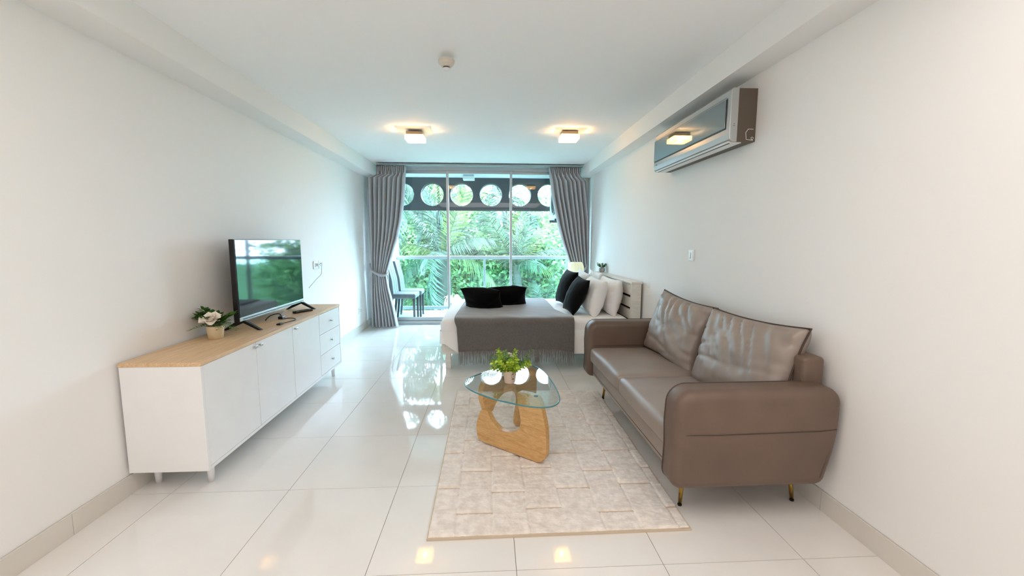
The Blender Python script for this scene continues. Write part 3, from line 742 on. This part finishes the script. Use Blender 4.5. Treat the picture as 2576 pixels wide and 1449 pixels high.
def seat(y0, y1, sd):
    bm = B(); t_ = rgrid((.832, y0, .318), (1.45, y1, .436), .034, 16)
    for v in t_.verts:
        x, y, z = v.co
        if z > .42: k = max(0, (1-((x-1.14)/.32)**2)*(1-((y-(y0+y1)/2)/((y1-y0)/2))**2)); z += .018*k+.002*nz(x*8, y*8, sd)
        if x < .85: x -= .006*max(0, 1-((z-.37)/.06)**2)*max(0, 1-((y-(y0+y1)/2)/((y1-y0)/2))**4)
        v.co = (x, y, z)
    add(bm, t_); o = obj('seat_cushion', bm, m_leather_lit, t, True)
    bm = B(); tube(bm, [(.8315, y0+.03, .335), (.8312, (y0+y1)/2, .336), (.8315, y1-.03, .335)], .0015, 5); obj('front_seam', bm, m_leather_lit, o, True)
seat(yi+.006, ym-.006, 1); seat(ym+.006, yo-.006, 2)
def backcush(loc, rot, w_, h_, sd):
    bm = pillow(w_, h_, .215, .085, 44, sd, .008, .32, .022)
    o = obj('back_cushion', bm, m_leather_lit, t, True, loc, rot)
    rim_ = pillow_rim(w_, h_, .085)
    bm = B(); tube(bm, [(p[0]*1.003, p[1]-.004, p[2]*1.003) for p in rim_], .0048, 6, True); obj('piping', bm, m_piping, o, True)
backcush((1.405, 3.0, .652), (RAD(-17), RAD(4), RAD(-84)), .68, .50, 3.3)
backcush((1.432, 2.24, .645), (RAD(-16), RAD(-1), RAD(-84.5)), .74, .50, 8.1)
for x, y, dx, dy in ((.937, 1.905, -.012, -.01), (1.525, 1.909, .012, -.01), (.948, 3.321, -.012, .01), (1.525, 3.31, .012, .01)):
    bm = B(); tube(bm, [(x-dx*.0, y, .008), (x-dx*1.6, y-dy*1.6, .20)], [.009, .013], 14); l = obj('leg', bm, m_gold, t, True)
    bm = B(); lathe(bm, [(.010, 0), (.0105, .009)], 14, (x, y, 0)); obj('foot_cap', bm, m_rubber, l)

# ------------------------------------------------------------------ bed
t = thing('bed', 'white wooden double bed with slatted headboard against the right wall', 'bed')
bx0, bx1, by0, by1 = -.492, 1.47, 4.205, 5.74
bm = B(); box(bm, (bx0+.04, by0, .157), (bx1, by0+.035, .293), .003); obj('side_rail', bm, m_bedwood, t)
bm = B(); box(bm, (bx0+.04, by1-.035, .157), (bx1, by1, .293), .003); obj('side_rail', bm, m_bedwood, t)
bm = B(); box(bm, (bx0, by0, .157), (bx0+.04, by1, .293), .003); obj('foot_rail', bm, m_bedwood, t)
for x, y in ((bx0+.035, by0+.005), (bx0+.035, by1-.065), (.5, by0+.35), (.5, by1-.4)):
    bm = B(); box(bm, (x, y, 0), (x+.055, y+.055, .16), .003); obj('leg', bm, m_bedwood, t)
bm = B(); box(bm, (bx0+.04, by0+.035, .265), (bx1, by1-.035, .29)); obj('slat_base', bm, m_bedwood, t)
for y in (by0-.005, by1-.04):
    bm = B(); box(bm, (1.462, y, 0), (1.562, y+.045, .888), .003); obj('headboard_post', bm, m_bedwood, t)
bm = B(); box(bm, (1.455, by0-.012, .870), (1.566, by1+.012, .893), .003); obj('headboard_cap', bm, m_bedwood, t)
for k, (a, b) in enumerate(((.745, .862), (.615, .718), (.487, .590), (.30, .462))):
    bm = B(); box(bm, (1.478, by0+.042, a), (1.50, by1-.042, b), .003); obj('headboard_slat', bm, m_bedwood, t)
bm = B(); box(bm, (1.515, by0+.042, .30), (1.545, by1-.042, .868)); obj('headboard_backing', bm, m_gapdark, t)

# mattress with draped white sheet
def mat_top(x, y):
    e = min(x+.505, 1.47-x, y-4.19, 5.75-y); return .515-.03*math.exp(-max(e, 0)/.035)+.004*nz(x*5, y*5, 2)
t = thing('mattress', 'mattress in a white fitted sheet hanging over the bed sides', 'mattress')
bm = B(); t_ = rgrid((-.505, 4.185, .2955), (1.452, 5.755, .515), .05, 26)
for v in t_.verts:
    x, y, z = v.co; q = .006*nz(x*14, y*14, z*2)*max(0, min(1, (.47-z)/.1))
    if z > .5: z += .005*nz(x*4, y*4, 1)
    if y < 4.2: y += q
    if x < -.48: x += q
    v.co = (x, y, z)
add(bm, t_); obj('mattress_body', bm, m_sheet, t, True)
def skirt(u, v):     # sheet flap along the near side and round the foot corner
    s = u*2.15; xx = 1.465-s
    drop = .155 if s < 1.93 else .155+.5*(s-1.93)
    if xx < -.30: drop = .155+(-.30-xx)*.75
    z = .40+(min(drop, .27)-.40)*v
    w_ = .004*sin(s*26)*v+.004*nz(s*6, v*2, 3)
    x_, y_ = xx, 4.184-.018*min(1, v*4)-.006*v+w_
    lim = -.47
    if xx < lim:
        k = min((lim-xx)/.06, pi/2); x_ = lim-.04*sin(k); y_ = 4.168+.04*(1-cos(k))+max(0, (lim-xx)-.09)
        x_ += -w_
    return (x_, y_, z)
bm = B(); surf(bm, skirt, 160, 14); o = obj('sheet_flap', bm, m_sheet, t, True); sm = o.modifiers.new('s', 'SOLIDIFY'); sm.thickness = .004
o.modifiers.new('n', 'WEIGHTED_NORMAL')

# throw
t = thing('throw_blanket', 'charcoal fringed throw blanket draped across the bed', 'blanket')
path = [(5.66, .532), (5.5, .533), (5.0, .533), (4.6, .533), (4.32, .535), (4.235, .536), (4.175, .526), (4.145, .49), (4.138, .44), (4.134, .38), (4.133, .30), (4.132, .20)]
pth = spline([(0, a, b) for a, b in path], 10); cum = [0]
for a, b in zip(pth, pth[1:]): cum.append(cum[-1]+(b-a).length)
def along(s):
    for i in range(len(cum)-1):
        if cum[i+1] >= s: k = (s-cum[i])/max(1e-9, cum[i+1]-cum[i]); return pth[i].lerp(pth[i+1], k)
    return pth[-1]
def hem(u): return .004*sin(u*9)+(.018*sin(pi*max(0, min(1, (u-.45)/.45)))) - .02*max(0, u-.85)/.15
def thr(u, v):
    s = v*cum[-1]; p = along(s); down = max(0, min(1, (.50-p.z)/.3))
    xl = -.338+.03*(1-down)*0-.0*down+(.02*down); xr = .86-.0*down
    top = max(0, min(1, (p.z-.45)/.06))
    xl_ = xl+(-.02)*top+(.045 if p.y > 4.4 else 0)*(p.y-4.4)/1.2; xr_ = xr-.12*top*min(1, max(0, (p.y-4.2)/.5))
    x = xl_+(xr_-xl_)*u
    z = p.z+(hem(u)*down)+top*(.003*nz(x*7, p.y*7, 5)); y = p.y-.007*down*(1+sin(u*21+1.3)*.6+nz(u*8, 0, 2))*(.3+down)
    if 4.15 < p.y < 4.6 and top > .5: z += .006*max(0, sin(u*13+p.y*5))
    return (x, y, z)
bm = B(); surf(bm, thr, 90, 90); cl = obj('throw_cloth', bm, m_throw, t, True); sm = cl.modifiers.new('s', 'SOLIDIFY'); sm.thickness = .007; sm.offset = 1
bm = B(); rnd = random.Random(2)
for i in range(190):
    u = (i+.5+rnd.uniform(-.3, .3))/190; p = Vector(thr(u, 1)); ln = rnd.uniform(.115, .145)+.02*max(0, u-.8)
    sw = rnd.uniform(-.008, .008)
    tube(bm, [p+Vector((0, 0, .004)), p+Vector((sw*.4, -.002, -ln*.4)), p+Vector((sw, rnd.uniform(-.004, .004), -ln))], [.0024, .0024, .0016], 4)
obj('fringe', bm, m_throw, cl, True, kind='stuff')

# pillows and cushions
def put(name, label, cat, bm, m, loc, rot, group=None):
    o = obj(name, bm, m, None, True, loc, rot); tag(o, label, cat, group); return o
G = 'white bed pillows'
put('pillow', 'white pillow nearest the sofa, leaning against the headboard slats', 'pillow', pillow(.66, .40, .205, .07, 40, 1.2, .013, .36, .020), m_pillow, (1.352, 4.66, .700), (RAD(-9), 0, RAD(-89)), G)
put('pillow', 'white pillow nearest the camera, between a black cushion and another white pillow', 'pillow', pillow(.66, .41, .225, .07, 40, 4.7, .013, .36, .020), m_pillow, (1.160, 4.63, .700), (RAD(-18), 0, RAD(-90)), G)
put('pillow', 'white pillow at the far end of the headboard, below the small potted plant', 'pillow', pillow(.64, .42, .17, .07, 40, 7.9, .012, .42, .020), m_pillow, (1.355, 5.38, .715), (RAD(-9), 0, RAD(-91)), G)
put('pillow', 'white pillow behind the farther upright black cushion, in front of the bedside lamp', 'pillow', pillow(.62, .43, .18, .07, 40, 2.9, .012, .42, .020), m_pillow, (1.165, 5.34, .72), (RAD(-18), RAD(3), RAD(-92)), G)
G = 'black velvet cushions on the bed'
put('cushion', 'black velvet cushion leaning on the nearest white pillow', 'cushion', pillow(.40, .42, .17, .07, 24, 3.1, .008, .5), m_velvet, (.955, 4.56, .715), (RAD(-25), RAD(3), RAD(-84)), G)
put('cushion', 'black velvet cushion leaning on the far white pillows by the lamp', 'cushion', pillow(.40, .44, .18, .07, 24, 6.1, .008, .5), m_velvet, (.965, 5.17, .735), (RAD(-19), RAD(2), RAD(-80)), G)
put('cushion', 'left black velvet cushion lying at the foot of the bed', 'cushion', pillow(.46, .40, .19, .08, 24, 5.2, .010, .5), m_velvet, (-.085, 4.78, .650), (RAD(52), RAD(2), RAD(-10)), G)
put('cushion', 'black velvet cushion lying partly behind another at the middle of the bed', 'cushion', pillow(.46, .40, .18, .08, 24, 8.8, .010, .5), m_velvet, (.215, 5.01, .645), (RAD(52), RAD(-1), RAD(-3)), G)

# pot on the headboard
t = thing('potted_plant', 'small dark leafy plant in a grey pot on the headboard', 'potted plant', (1.505, 5.53, .8935))
bm = B(); lathe(bm, [(.022, 0), (.034, .012), (.040, .032), (.036, .054), (.033, .056), (.032, .05)], 24); obj('pot', bm, m_potgrey, t, True)
bm = B(); lathe(bm, [(.031, .049), (.01, .052)], 12); obj('soil', bm, m_soil, t)
rnd = random.Random(8)
for i in range(16):
    a = i*2.4; el = rnd.uniform(.35, 1.3); ln = rnd.uniform(.05, .10); d = Vector((cos(a)*cos(el)*.8, sin(a)*cos(el), sin(el))); bm = B()
    st = [Vector((0, 0, .05))+d*ln*j/4 for j in range(5)]; tube(bm, st, .001, 4)
    for j in range(2, 5):
        for g in range(3): leaf(bm, st[j], d+Vector((cos(g*2.1+i), sin(g*2.1+i), .2)), (0, 0, 1), .022, .018)
    obj('leaf_stem', bm, m_leafsm, t)

# nightstand + lamp
t = thing('nightstand', 'white nightstand between the bed and the right curtain', 'nightstand', (1.27, 6.02, 0))
bm = B(); box(bm, (-.21, -.19, .10), (.21, .19, .50), .004); obj('carcass', bm, m_white, t)
bm = B(); box(bm, (-.225, -.2, .50), (.225, .2, .52), .003); obj('top', bm, m_white, t)
bm = B(); box(bm, (-.218, -.18, .31), (-.208, .18, .49), .002); d = obj('drawer', bm, m_white, t)
bm = B(); tube(bm, [(-.225, -.03, .40), (-.225, .03, .40)], .006, 8); obj('knob', bm, m_silver, d)
for x in (-.18, .18):
    for y in (-.16, .16):
        bm = B(); lathe(bm, [(.013, 0), (.018, .10)], 12, (x, y, 0)); obj('leg', bm, m_white, t)
t = thing('bedside_lamp', 'cream ribbed globe table lamp on the nightstand by the curtain', 'lamp', (1.262, 6.04, .5205))
bm = B(); lathe(bm, [(.065, 0), (.065, .012), (.02, .02), (.016, .24), (.03, .255)], 24); obj('base', bm, m_silver, t, True)
bm = B(); lathe(bm, [(.058, .255), (.082, .285), (.103, .33), (.110, .375), (.106, .42), (.092, .462), (.080, .482), (.072, .482)], 96, lobes=16, lamp_=.06); obj('lamp_shade', bm, m_shade, t, True)

# ------------------------------------------------------------------ balcony
bm = B(); box(bm, (-1.92, 6.70, -.2), (1.72, 8.05, -.03)); bf = struct('balcony_floor', bm, m_balctile, 'pale tiled balcony floor beyond the sliding doors')
ny = [6.72, 7.12, 7.56, 7.99]; nx = [-1.72, -1.02, -.42, .18, .78, 1.38, 1.52]
for i in range(len(nx)-1):
    for j in range(3):
        bm = B(); box(bm, (nx[i]+.002, ny[j]+.002, -.03), (nx[i+1]-.002, ny[j+1]-.002, -.022)); obj('floor_tile', bm, m_balctile, bf)
bm = B(); box(bm, (-1.92, 6.72, -.03), (-1.72, 8.05, 2.75)); struct('balcony_wall_left', bm, m_balc)
bm = B(); box(bm, (1.52, 6.72, -.03), (1.72, 8.05, 2.75)); struct('balcony_wall_right', bm, m_balc)
bm = B(); box(bm, (-1.9, 6.72, 2.45), (1.75, 8.05, 2.72)); struct('balcony_ceiling', bm, m_balc)
# header panel with round openings
bm = B(); cs = [-1.574+.5335*k for k in range(6)]; hw = .5335/2; za, zc_, zt2, R_ = 1.862, 2.148, 2.452, .206; ya_, yb2 = 7.80, 7.92
for c in cs:
    an = sorted([2*pi*i/48 for i in range(48)]+[atan2(zz-zc_, xx) for xx in (hw, -hw) for zz in (za, zt2)], key=lambda q: q % (2*pi))
    an = [q % (2*pi) for q in an]
    def outer(a):
        dx, dz = cos(a), sin(a); k = 1e9
        if abs(dx) > 1e-6: k = min(k, hw/abs(dx))
        if dz > 1e-6: k = min(k, (zt2-zc_)/dz)
        if dz < -1e-6: k = min(k, (za-zc_)/dz)
        return (c+dx*k, zc_+dz*k)
    ring = [[bm.verts.new((c+R_*cos(a), y, zc_+R_*sin(a))) for a in an] for y in (ya_, yb2)]
    out = [[bm.verts.new((outer(a)[0], y, outer(a)[1])) for a in an] for y in (ya_, yb2)]
    n = len(an)
    for i in range(n):
        j = (i+1) % n
        bm.faces.new((ring[0][i], ring[0][j], out[0][j], out[0][i])); bm.faces.new((ring[1][j], ring[1][i], out[1][i], out[1][j]))
        bm.faces.new((ring[0][j], ring[0][i], ring[1][i], ring[1][j])); bm.faces.new((out[0][i], out[0][j], out[1][j], out[1][i]))
bmesh.ops.remove_doubles(bm, verts=bm.verts, dist=1e-4); bmesh.ops.recalc_face_normals(bm, faces=bm.faces[:])
hp = struct('balcony_header', bm, m_header, 'backlit dark balcony header panel pierced by a row of round openings')
for c in cs:
    bm = B(); tube(bm, [(c+(R_-.004)*cos(2*pi*i/48), yb2+.004, zc_+(R_-.004)*sin(2*pi*i/48)) for i in range(48)], .006, 6, True); obj('opening_rim', bm, m_rail, hp, True)
t = thing('railing', 'glass balcony railing with pale metal rails', 'railing')
bm = B(); box(bm, (-1.718, 7.83, .968), (1.518, 7.89, 1.028), .006); obj('top_rail', bm, m_rail, t)
bm = B(); box(bm, (-1.718, 7.84, .03), (1.518, 7.88, .085), .004); obj('bottom_rail', bm, m_rail, t)
px = [-1.69, -.098, 1.455]
for x in px:
    bm = B(); box(bm, (x-.02, 7.842, -.022), (x+.02, 7.878, .97), .004); obj('post', bm, m_rail, t)
for a, b in zip(px, px[1:]):
    bm = B(); box(bm, (a+.02, 7.855, .083), (b-.02, 7.863, .97)); obj('glass_panel', bm, m_railglass, t)
t = thing('balcony_lamp', 'square white ceiling lamp on the balcony', 'ceiling lamp', (-.36, 7.50, 2.4495))
bm = B(); box(bm, (-.09, -.09, -.03), (.09, .09, 0), .004); obj('base_plate', bm, m_rail, t)
bm = B(); box(bm, (-.10, -.10, -.085), (.10, .10, -.03), .006); obj('shade', bm, m_socket, t)
t = thing('condenser_unit', 'outdoor condenser unit with round fan grille on the balcony wall', 'condenser', (1.10, 7.28, 1.68))
bm = B(); box(bm, (0, -.42, 0), (.30, .42, .60), .012); obj('casing', bm, m_condenser, t)
bm = B(); tube(bm, [(-.006, -.10+.24*cos(a), .32+.24*sin(a)) for a in [2*pi*i/40 for i in range(40)]], .012, 6, True)
for k in range(5):
    q = .05+.042*k; tube(bm, [(-.006, -.10+q*cos(a), .32+q*sin(a)) for a in [2*pi*i/32 for i in range(32)]], .004, 4, True)
for k in range(8):
    a = pi*k/8; tube(bm, [(-.008, -.10+.235*cos(a), .32+.235*sin(a)), (-.008, -.10-.235*cos(a), .32-.235*sin(a))], .004, 4)
obj('fan_grille', bm, m_chairdk, t)
for y in (-.3, .3):
    bm = B(); box(bm, (-.02, y-.02, -.04), (.39, y+.02, 0)); box(bm, (.36, y-.02, -.25), (.39, y+.02, 0)); obj('bracket', bm, m_chairdk, t)

# balcony chairs
t = thing('dining_chair', 'grey upholstered chair nearer the sliding door on the balcony', 'chair', (-1.405, 6.965, -.022), group='grey chairs on the balcony')
def slab(p, th, wy0, wy1, bev): return None
bm = B(); box(bm, (-.19, -.20, .395), (.205, .20, .475), .022, 3); obj('seat', bm, m_chair, t, True)
bm = B()
bpr = [(-.205, .40), (-.14, .44), (-.165, .70), (-.235, .985), (-.262, .99), (-.285, .975), (-.235, .70)]
prism(bm, bpr, -.20, .20, bev=.012, seg=2); bk = obj('backrest', bm, m_chair, t)
bm = B()
for y in (-.066, .066): tube(bm, [(-.141, y, .46), (-.164, y, .70), (-.233, y, .98)], .002, 4)
for z, x in ((.60, -.1555), (.73, -.172), (.86, -.204)): tube(bm, [(x, -.195, z), (x, .195, z)], .002, 4)
obj('stitching', bm, m_chairdk, bk)
for x, y in ((.175, -.17), (.175, .17), (-.175, -.17), (-.175, .17)):
    bm = B(); sx = 0.0 if x > 0 else -.045
    hexa(bm, [(x-.015+sx, y-.015, 0), (x+.015+sx, y-.015, 0), (x+.015+sx, y+.015, 0), (x-.015+sx, y+.015, 0), (x-.02, y-.02, .41), (x+.02, y-.02, .41), (x+.02, y+.02, .41), (x-.02, y+.02, .41)]); obj('leg', bm, m_chairdk, t)
dup(t, (-1.385, 7.42, -.022), (0, 0, RAD(2)), 'grey upholstered chair farther out on the balcony, by the railing')

# ------------------------------------------------------------------ garden beyond
bm = B(); box(bm, (-60, 8.3, -3.9), (60, 90, -3.6)); g = struct('garden_ground', bm, m_ground, 'green garden ground below the balcony')
def frond_mesh(L_, n, ll, seed, droop=.5, lw=.05):
    rnd = random.Random(seed); bm = B(); pts = []
    for i in range(n+1):
        q = i/n; pts.append(Vector((L_*(q-.12*q*q*droop), 0, L_*(.32*q-droop*.62*q*q))))
    tube(bm, pts, [.022*(1-.85*i/n)+.003 for i in range(n+1)], 4)
    for i in range(2, n+1):
        q = i/n; d = (pts[i]-pts[i-1]).normalized(); l = ll*(.35+.9*sin(pi*min(1, q*.82+.12)))*rnd.uniform(.85, 1.1)
        for g_ in (1, -1):
            dr = (d*(.55+.6*q)+Vector((0, g_, -.25+rnd.uniform(-.2, .2)))).normalized(); s = dr.cross(Vector((0, 0, 1))).normalized()*lw/2
            p0 = pts[i]; p1 = p0+dr*l*.5+Vector((0, 0, -.08*l)); p2 = p0+dr*l*.93+Vector((0, 0, -.42*l))
            v = [bm.verts.new(p) for p in (p0+s*.6, p0-s*.6, p1-s, p1+s, p2)]
            bm.faces.new((v[0], v[1], v[2], v[3])); bm.faces.new((v[3], v[2], v[4]))
    me = bpy.data.meshes.new('frond'); bm.to_mesh(me); bm.free(); return me
FM = {}
for mk, m_ in (('g', m_frond), ('b', m_frondb), ('y', m_frondy)):
    for k, (dr, ll) in enumerate(((.35, .62), (.75, .58), (1.15, .55))):
        me = frond_mesh(2.5, 31, ll, 3+k, dr); me.materials.append(m_); FM[mk, k] = me
def palm(label, x, y, zc, zb=-3.6, r=.17, n=15, sc=1.0, mk='g', seed=0, elr=(-.5, 1.2), group=None, extra=None):
    t = thing('palm_tree', label, 'palm tree', (x, y, zb), group=group); rnd = random.Random(seed)
    bm = B(); H_ = zc-zb; pts = [Vector((.05*sin(i*.7), 0, H_*i/14)) for i in range(15)]
    tube(bm, pts, [r*(1.25-.35*i/14)*(1+.06*(i % 2)) for i in range(15)], 12); obj('trunk', bm, m_trunk, t, True)
    for i in range(n):
        a = i*2.39996+rnd.uniform(-.25, .25); el = elr[0]+(elr[1]-elr[0])*((i+.5)/n)
        k = 0 if el > .6 else 1 if el > 0 else 2
        mm = mk if rnd.random() < .72 else ('y' if mk != 'y' else 'g')
        o = bpy.data.objects.new('frond', FM[mm, k]); COL.objects.link(o); o.parent = t
        o.location = (.08*cos(a), .08*sin(a), H_-.02); o.rotation_euler = (rnd.uniform(-.5, .5), -el, a); s = sc*rnd.uniform(.85, 1.12); o.scale = (s, s, s)
    return t
def W(px, py, y):
    v = rr*((px-1288)/1050)-uu*((py-724.5)/1050)+fw; k = y/v.y; return (v.x*k, y, 1.31+v.z*k)
p = W(1112, 640, 11.2); pm = palm('nearest palm tree, thick grey trunk left of the middle of the window', p[0], p[1], p[2], r=.20, n=13, sc=.8, mk='g', seed=1, elr=(-.25, 1.25))
for a_, e_ in ((RAD(205), -1.42), (RAD(160), -1.3)):
    o = bpy.data.objects.new('frond', FM['b', 1]); COL.objects.link(o); o.parent = pm; o.location = (.12*cos(a_), .12*sin(a_)-.12, 3.6+p[2]-.1); o.rotation_euler = (0, -e_, a_); o.scale = (.72, .72, .72)
bm = B(); rnd = random.Random(4)
for i in range(26):
    a = rnd.uniform(0, 2*pi); R2 = rnd.uniform(.12, .34); h = rnd.uniform(.05, .22); l = rnd.uniform(.35, .75)
    b0 = Vector((.30, -.35, 3.6+p[2]-1.25)); tube(bm, spline([b0, b0+Vector((R2*.5*cos(a), R2*.5*sin(a), h)), b0+Vector((R2*cos(a), R2*sin(a), h*.2)), b0+Vector((R2*1.1*cos(a), R2*1.1*sin(a), -l))], 4), .008, 4)
tube(bm, spline([(.16, -.1, 3.6+p[2]-1.35), (.25, -.25, 3.6+p[2]-1.22), (.30, -.35, 3.6+p[2]-1.25)], 4), .02, 5)
obj('flower_stalk', bm, m_stalk, pm, True)
p = W(1300, 668, 12.5); palm('palm tree behind the right sliding panel with upright yellow-green fronds', p[0], p[1], p[2], r=.12, n=13, sc=.72, mk='g', seed=5, elr=(-.1, 1.35))
p = W(1215, 630, 15.5); palm('palm tree with arching fronds in the middle of the window', p[0], p[1], p[2], r=.14, n=12, sc=.9, mk='g', seed=9, elr=(-.3, 1.1))
p = W(985, 430, 12); palm('tall palm tree at the far left of the window', p[0], p[1], p[2], r=.12, n=17, sc=1.0, mk='b', seed=12, elr=(-.9, 1.0))
p = W(1098, 395, 13); palm('slender tall palm tree just left of the left mullion, above the thick palm', p[0], p[1], p[2], r=.045, n=14, sc=.9, mk='y', seed=33, elr=(-.8, 1.1))
p = W(1268, 500, 17); palm('tall palm tree seen through the middle round openings', p[0], p[1], p[2], r=.1, n=9, sc=1.0, mk='b', seed=16, elr=(-.5, .8))
p = W(1400, 640, 15); palm('palm tree partly hidden by the right curtain', p[0], p[1], p[2], r=.12, n=12, sc=.85, mk='g', seed=21, elr=(-.4, 1.2))
p = W(1365, 785, 11.5); palm('low bushy palm below the railing at the right', p[0], p[1], p[2], r=.06, n=9, sc=.42, mk='g', seed=25, elr=(.0, 1.3))
p = W(1030, 790, 12.5); palm('low palm below the railing at the left behind the chairs', p[0], p[1], p[2], r=.06, n=9, sc=.45, mk='y', seed=29, elr=(-.1, 1.3))

def leaf_cloud(n, rx, ry, rz, sz, seed):
    rnd = random.Random(seed); vs = []; fs = []
    blobs = [(rnd.uniform(-.6, .6), rnd.uniform(-.6, .6), rnd.uniform(-.75, .75), rnd.uniform(.3, .55)) for _ in range(22)]
    for i in range(n):
        bx, by, bz, br = blobs[i % len(blobs)]
        d = Vector((rnd.gauss(0, 1), rnd.gauss(0, 1), rnd.gauss(0, 1))).normalized()*br*rnd.uniform(.55, 1)
        c = Vector(((bx+d.x)*rx, (by+d.y)*ry, (bz+d.z)*rz))
        a = Vector((rnd.gauss(0, 1), rnd.gauss(0, 1), rnd.gauss(0, .7))).normalized(); b = a.cross(Vector((rnd.gauss(0, 1), rnd.gauss(0, 1), rnd.gauss(0, 1)))).normalized()
        s = sz*rnd.uniform(.6, 1.3); k = len(vs)
        vs += [c-a*s, c+b*s*.45, c+a*s, c-b*s*.45]; fs.append((k, k+1, k+2, k+3))
    me = bpy.data.meshes.new('crown'); me.from_pydata([tuple(v) for v in vs], [], fs); return me
CL = [leaf_cloud(7000, 3.2, 2.6, 3.0, .15, 1), leaf_cloud(7000, 3.0, 2.6, 3.4, .14, 2)]
CL[0].materials.append(m_tree); CL[1].materials.append(m_tree2)
def tree(label, x, y, zc, k, s=1.0, rot=0, cat='tree'):
    t = thing('broadleaf_tree', label, cat, (x, y, -3.6), (0, 0, rot), group='broadleaf trees in the garden')
    h = zc+3.6; bm = B(); tube(bm, [(0, 0, 0), (.1, 0, h*.5), (0, .05, h)], [.22*s, .16*s, .06*s], 8); obj('trunk', bm, m_trunk, t, True)
    o = bpy.data.objects.new('crown', CL[k]); COL.objects.link(o); o.parent = t; o.location = (0, 0, h); o.scale = (s, s, s)
def bush(label, x, y, zc, k, s, rot):
    t = thing('bush', label, 'bush', (x, y, -3.6), (0, 0, rot), group='green bushes below the balcony')
    h = zc+3.6; bm = B(); tube(bm, [(0, 0, 0), (0, .05, h)], [.12*s, .04*s], 7); obj('stem', bm, m_trunk, t, True)
    o = bpy.data.objects.new('foliage', CL[k]); COL.objects.link(o); o.parent = t; o.location = (0, 0, h); o.scale = (s, s, s)
for lab, px_, py_, y, k, s, r_ in (
    ('dense broadleaf tree behind the left sliding panel', 1035, 600, 18, 0, .85, 0),
    ('broadleaf tree behind the left mullion, its crown filling a round opening', 1150, 620, 21, 1, .9, 1),
    ('dense tree behind the middle panel below the open sky', 1215, 700, 20, 0, .8, 2),
    ('broadleaf tree at the right, crown above the railing', 1375, 615, 19, 1, .8, 3),
    ('tall tree behind the right curtain', 1445, 610, 22, 0, .95, 4),
    ('far tree at the left edge of the garden', 940, 560, 23, 0, 1.0, 5),
    ('low round tree between the two palms', 1290, 715, 23, 1, .85, 1.5)):
    p = W(px_, py_, y); tree(lab, p[0], p[1], p[2], k, s, r_)
for lab, px_, py_, y, k, s, r_ in (
    ('bush below the railing at the far left', 1010, 740, 15, 0, .62, .3),
    ('bush below the railing beside the palm trunk', 1100, 755, 16, 1, .7, 1.3),
    ('bush below the railing left of its middle post', 1185, 730, 14, 0, .62, 2.3),
    ('bush below the railing right of its middle post', 1255, 735, 14.5, 1, .65, 3.3),
    ('bush below the railing behind the right panel', 1335, 725, 15, 0, .68, 4.3),
    ('bush below the railing at the far right', 1415, 735, 14, 1, .66, 5.3)):
    p = W(px_, py_, y); bush(lab, p[0], p[1], p[2], k, s, r_)
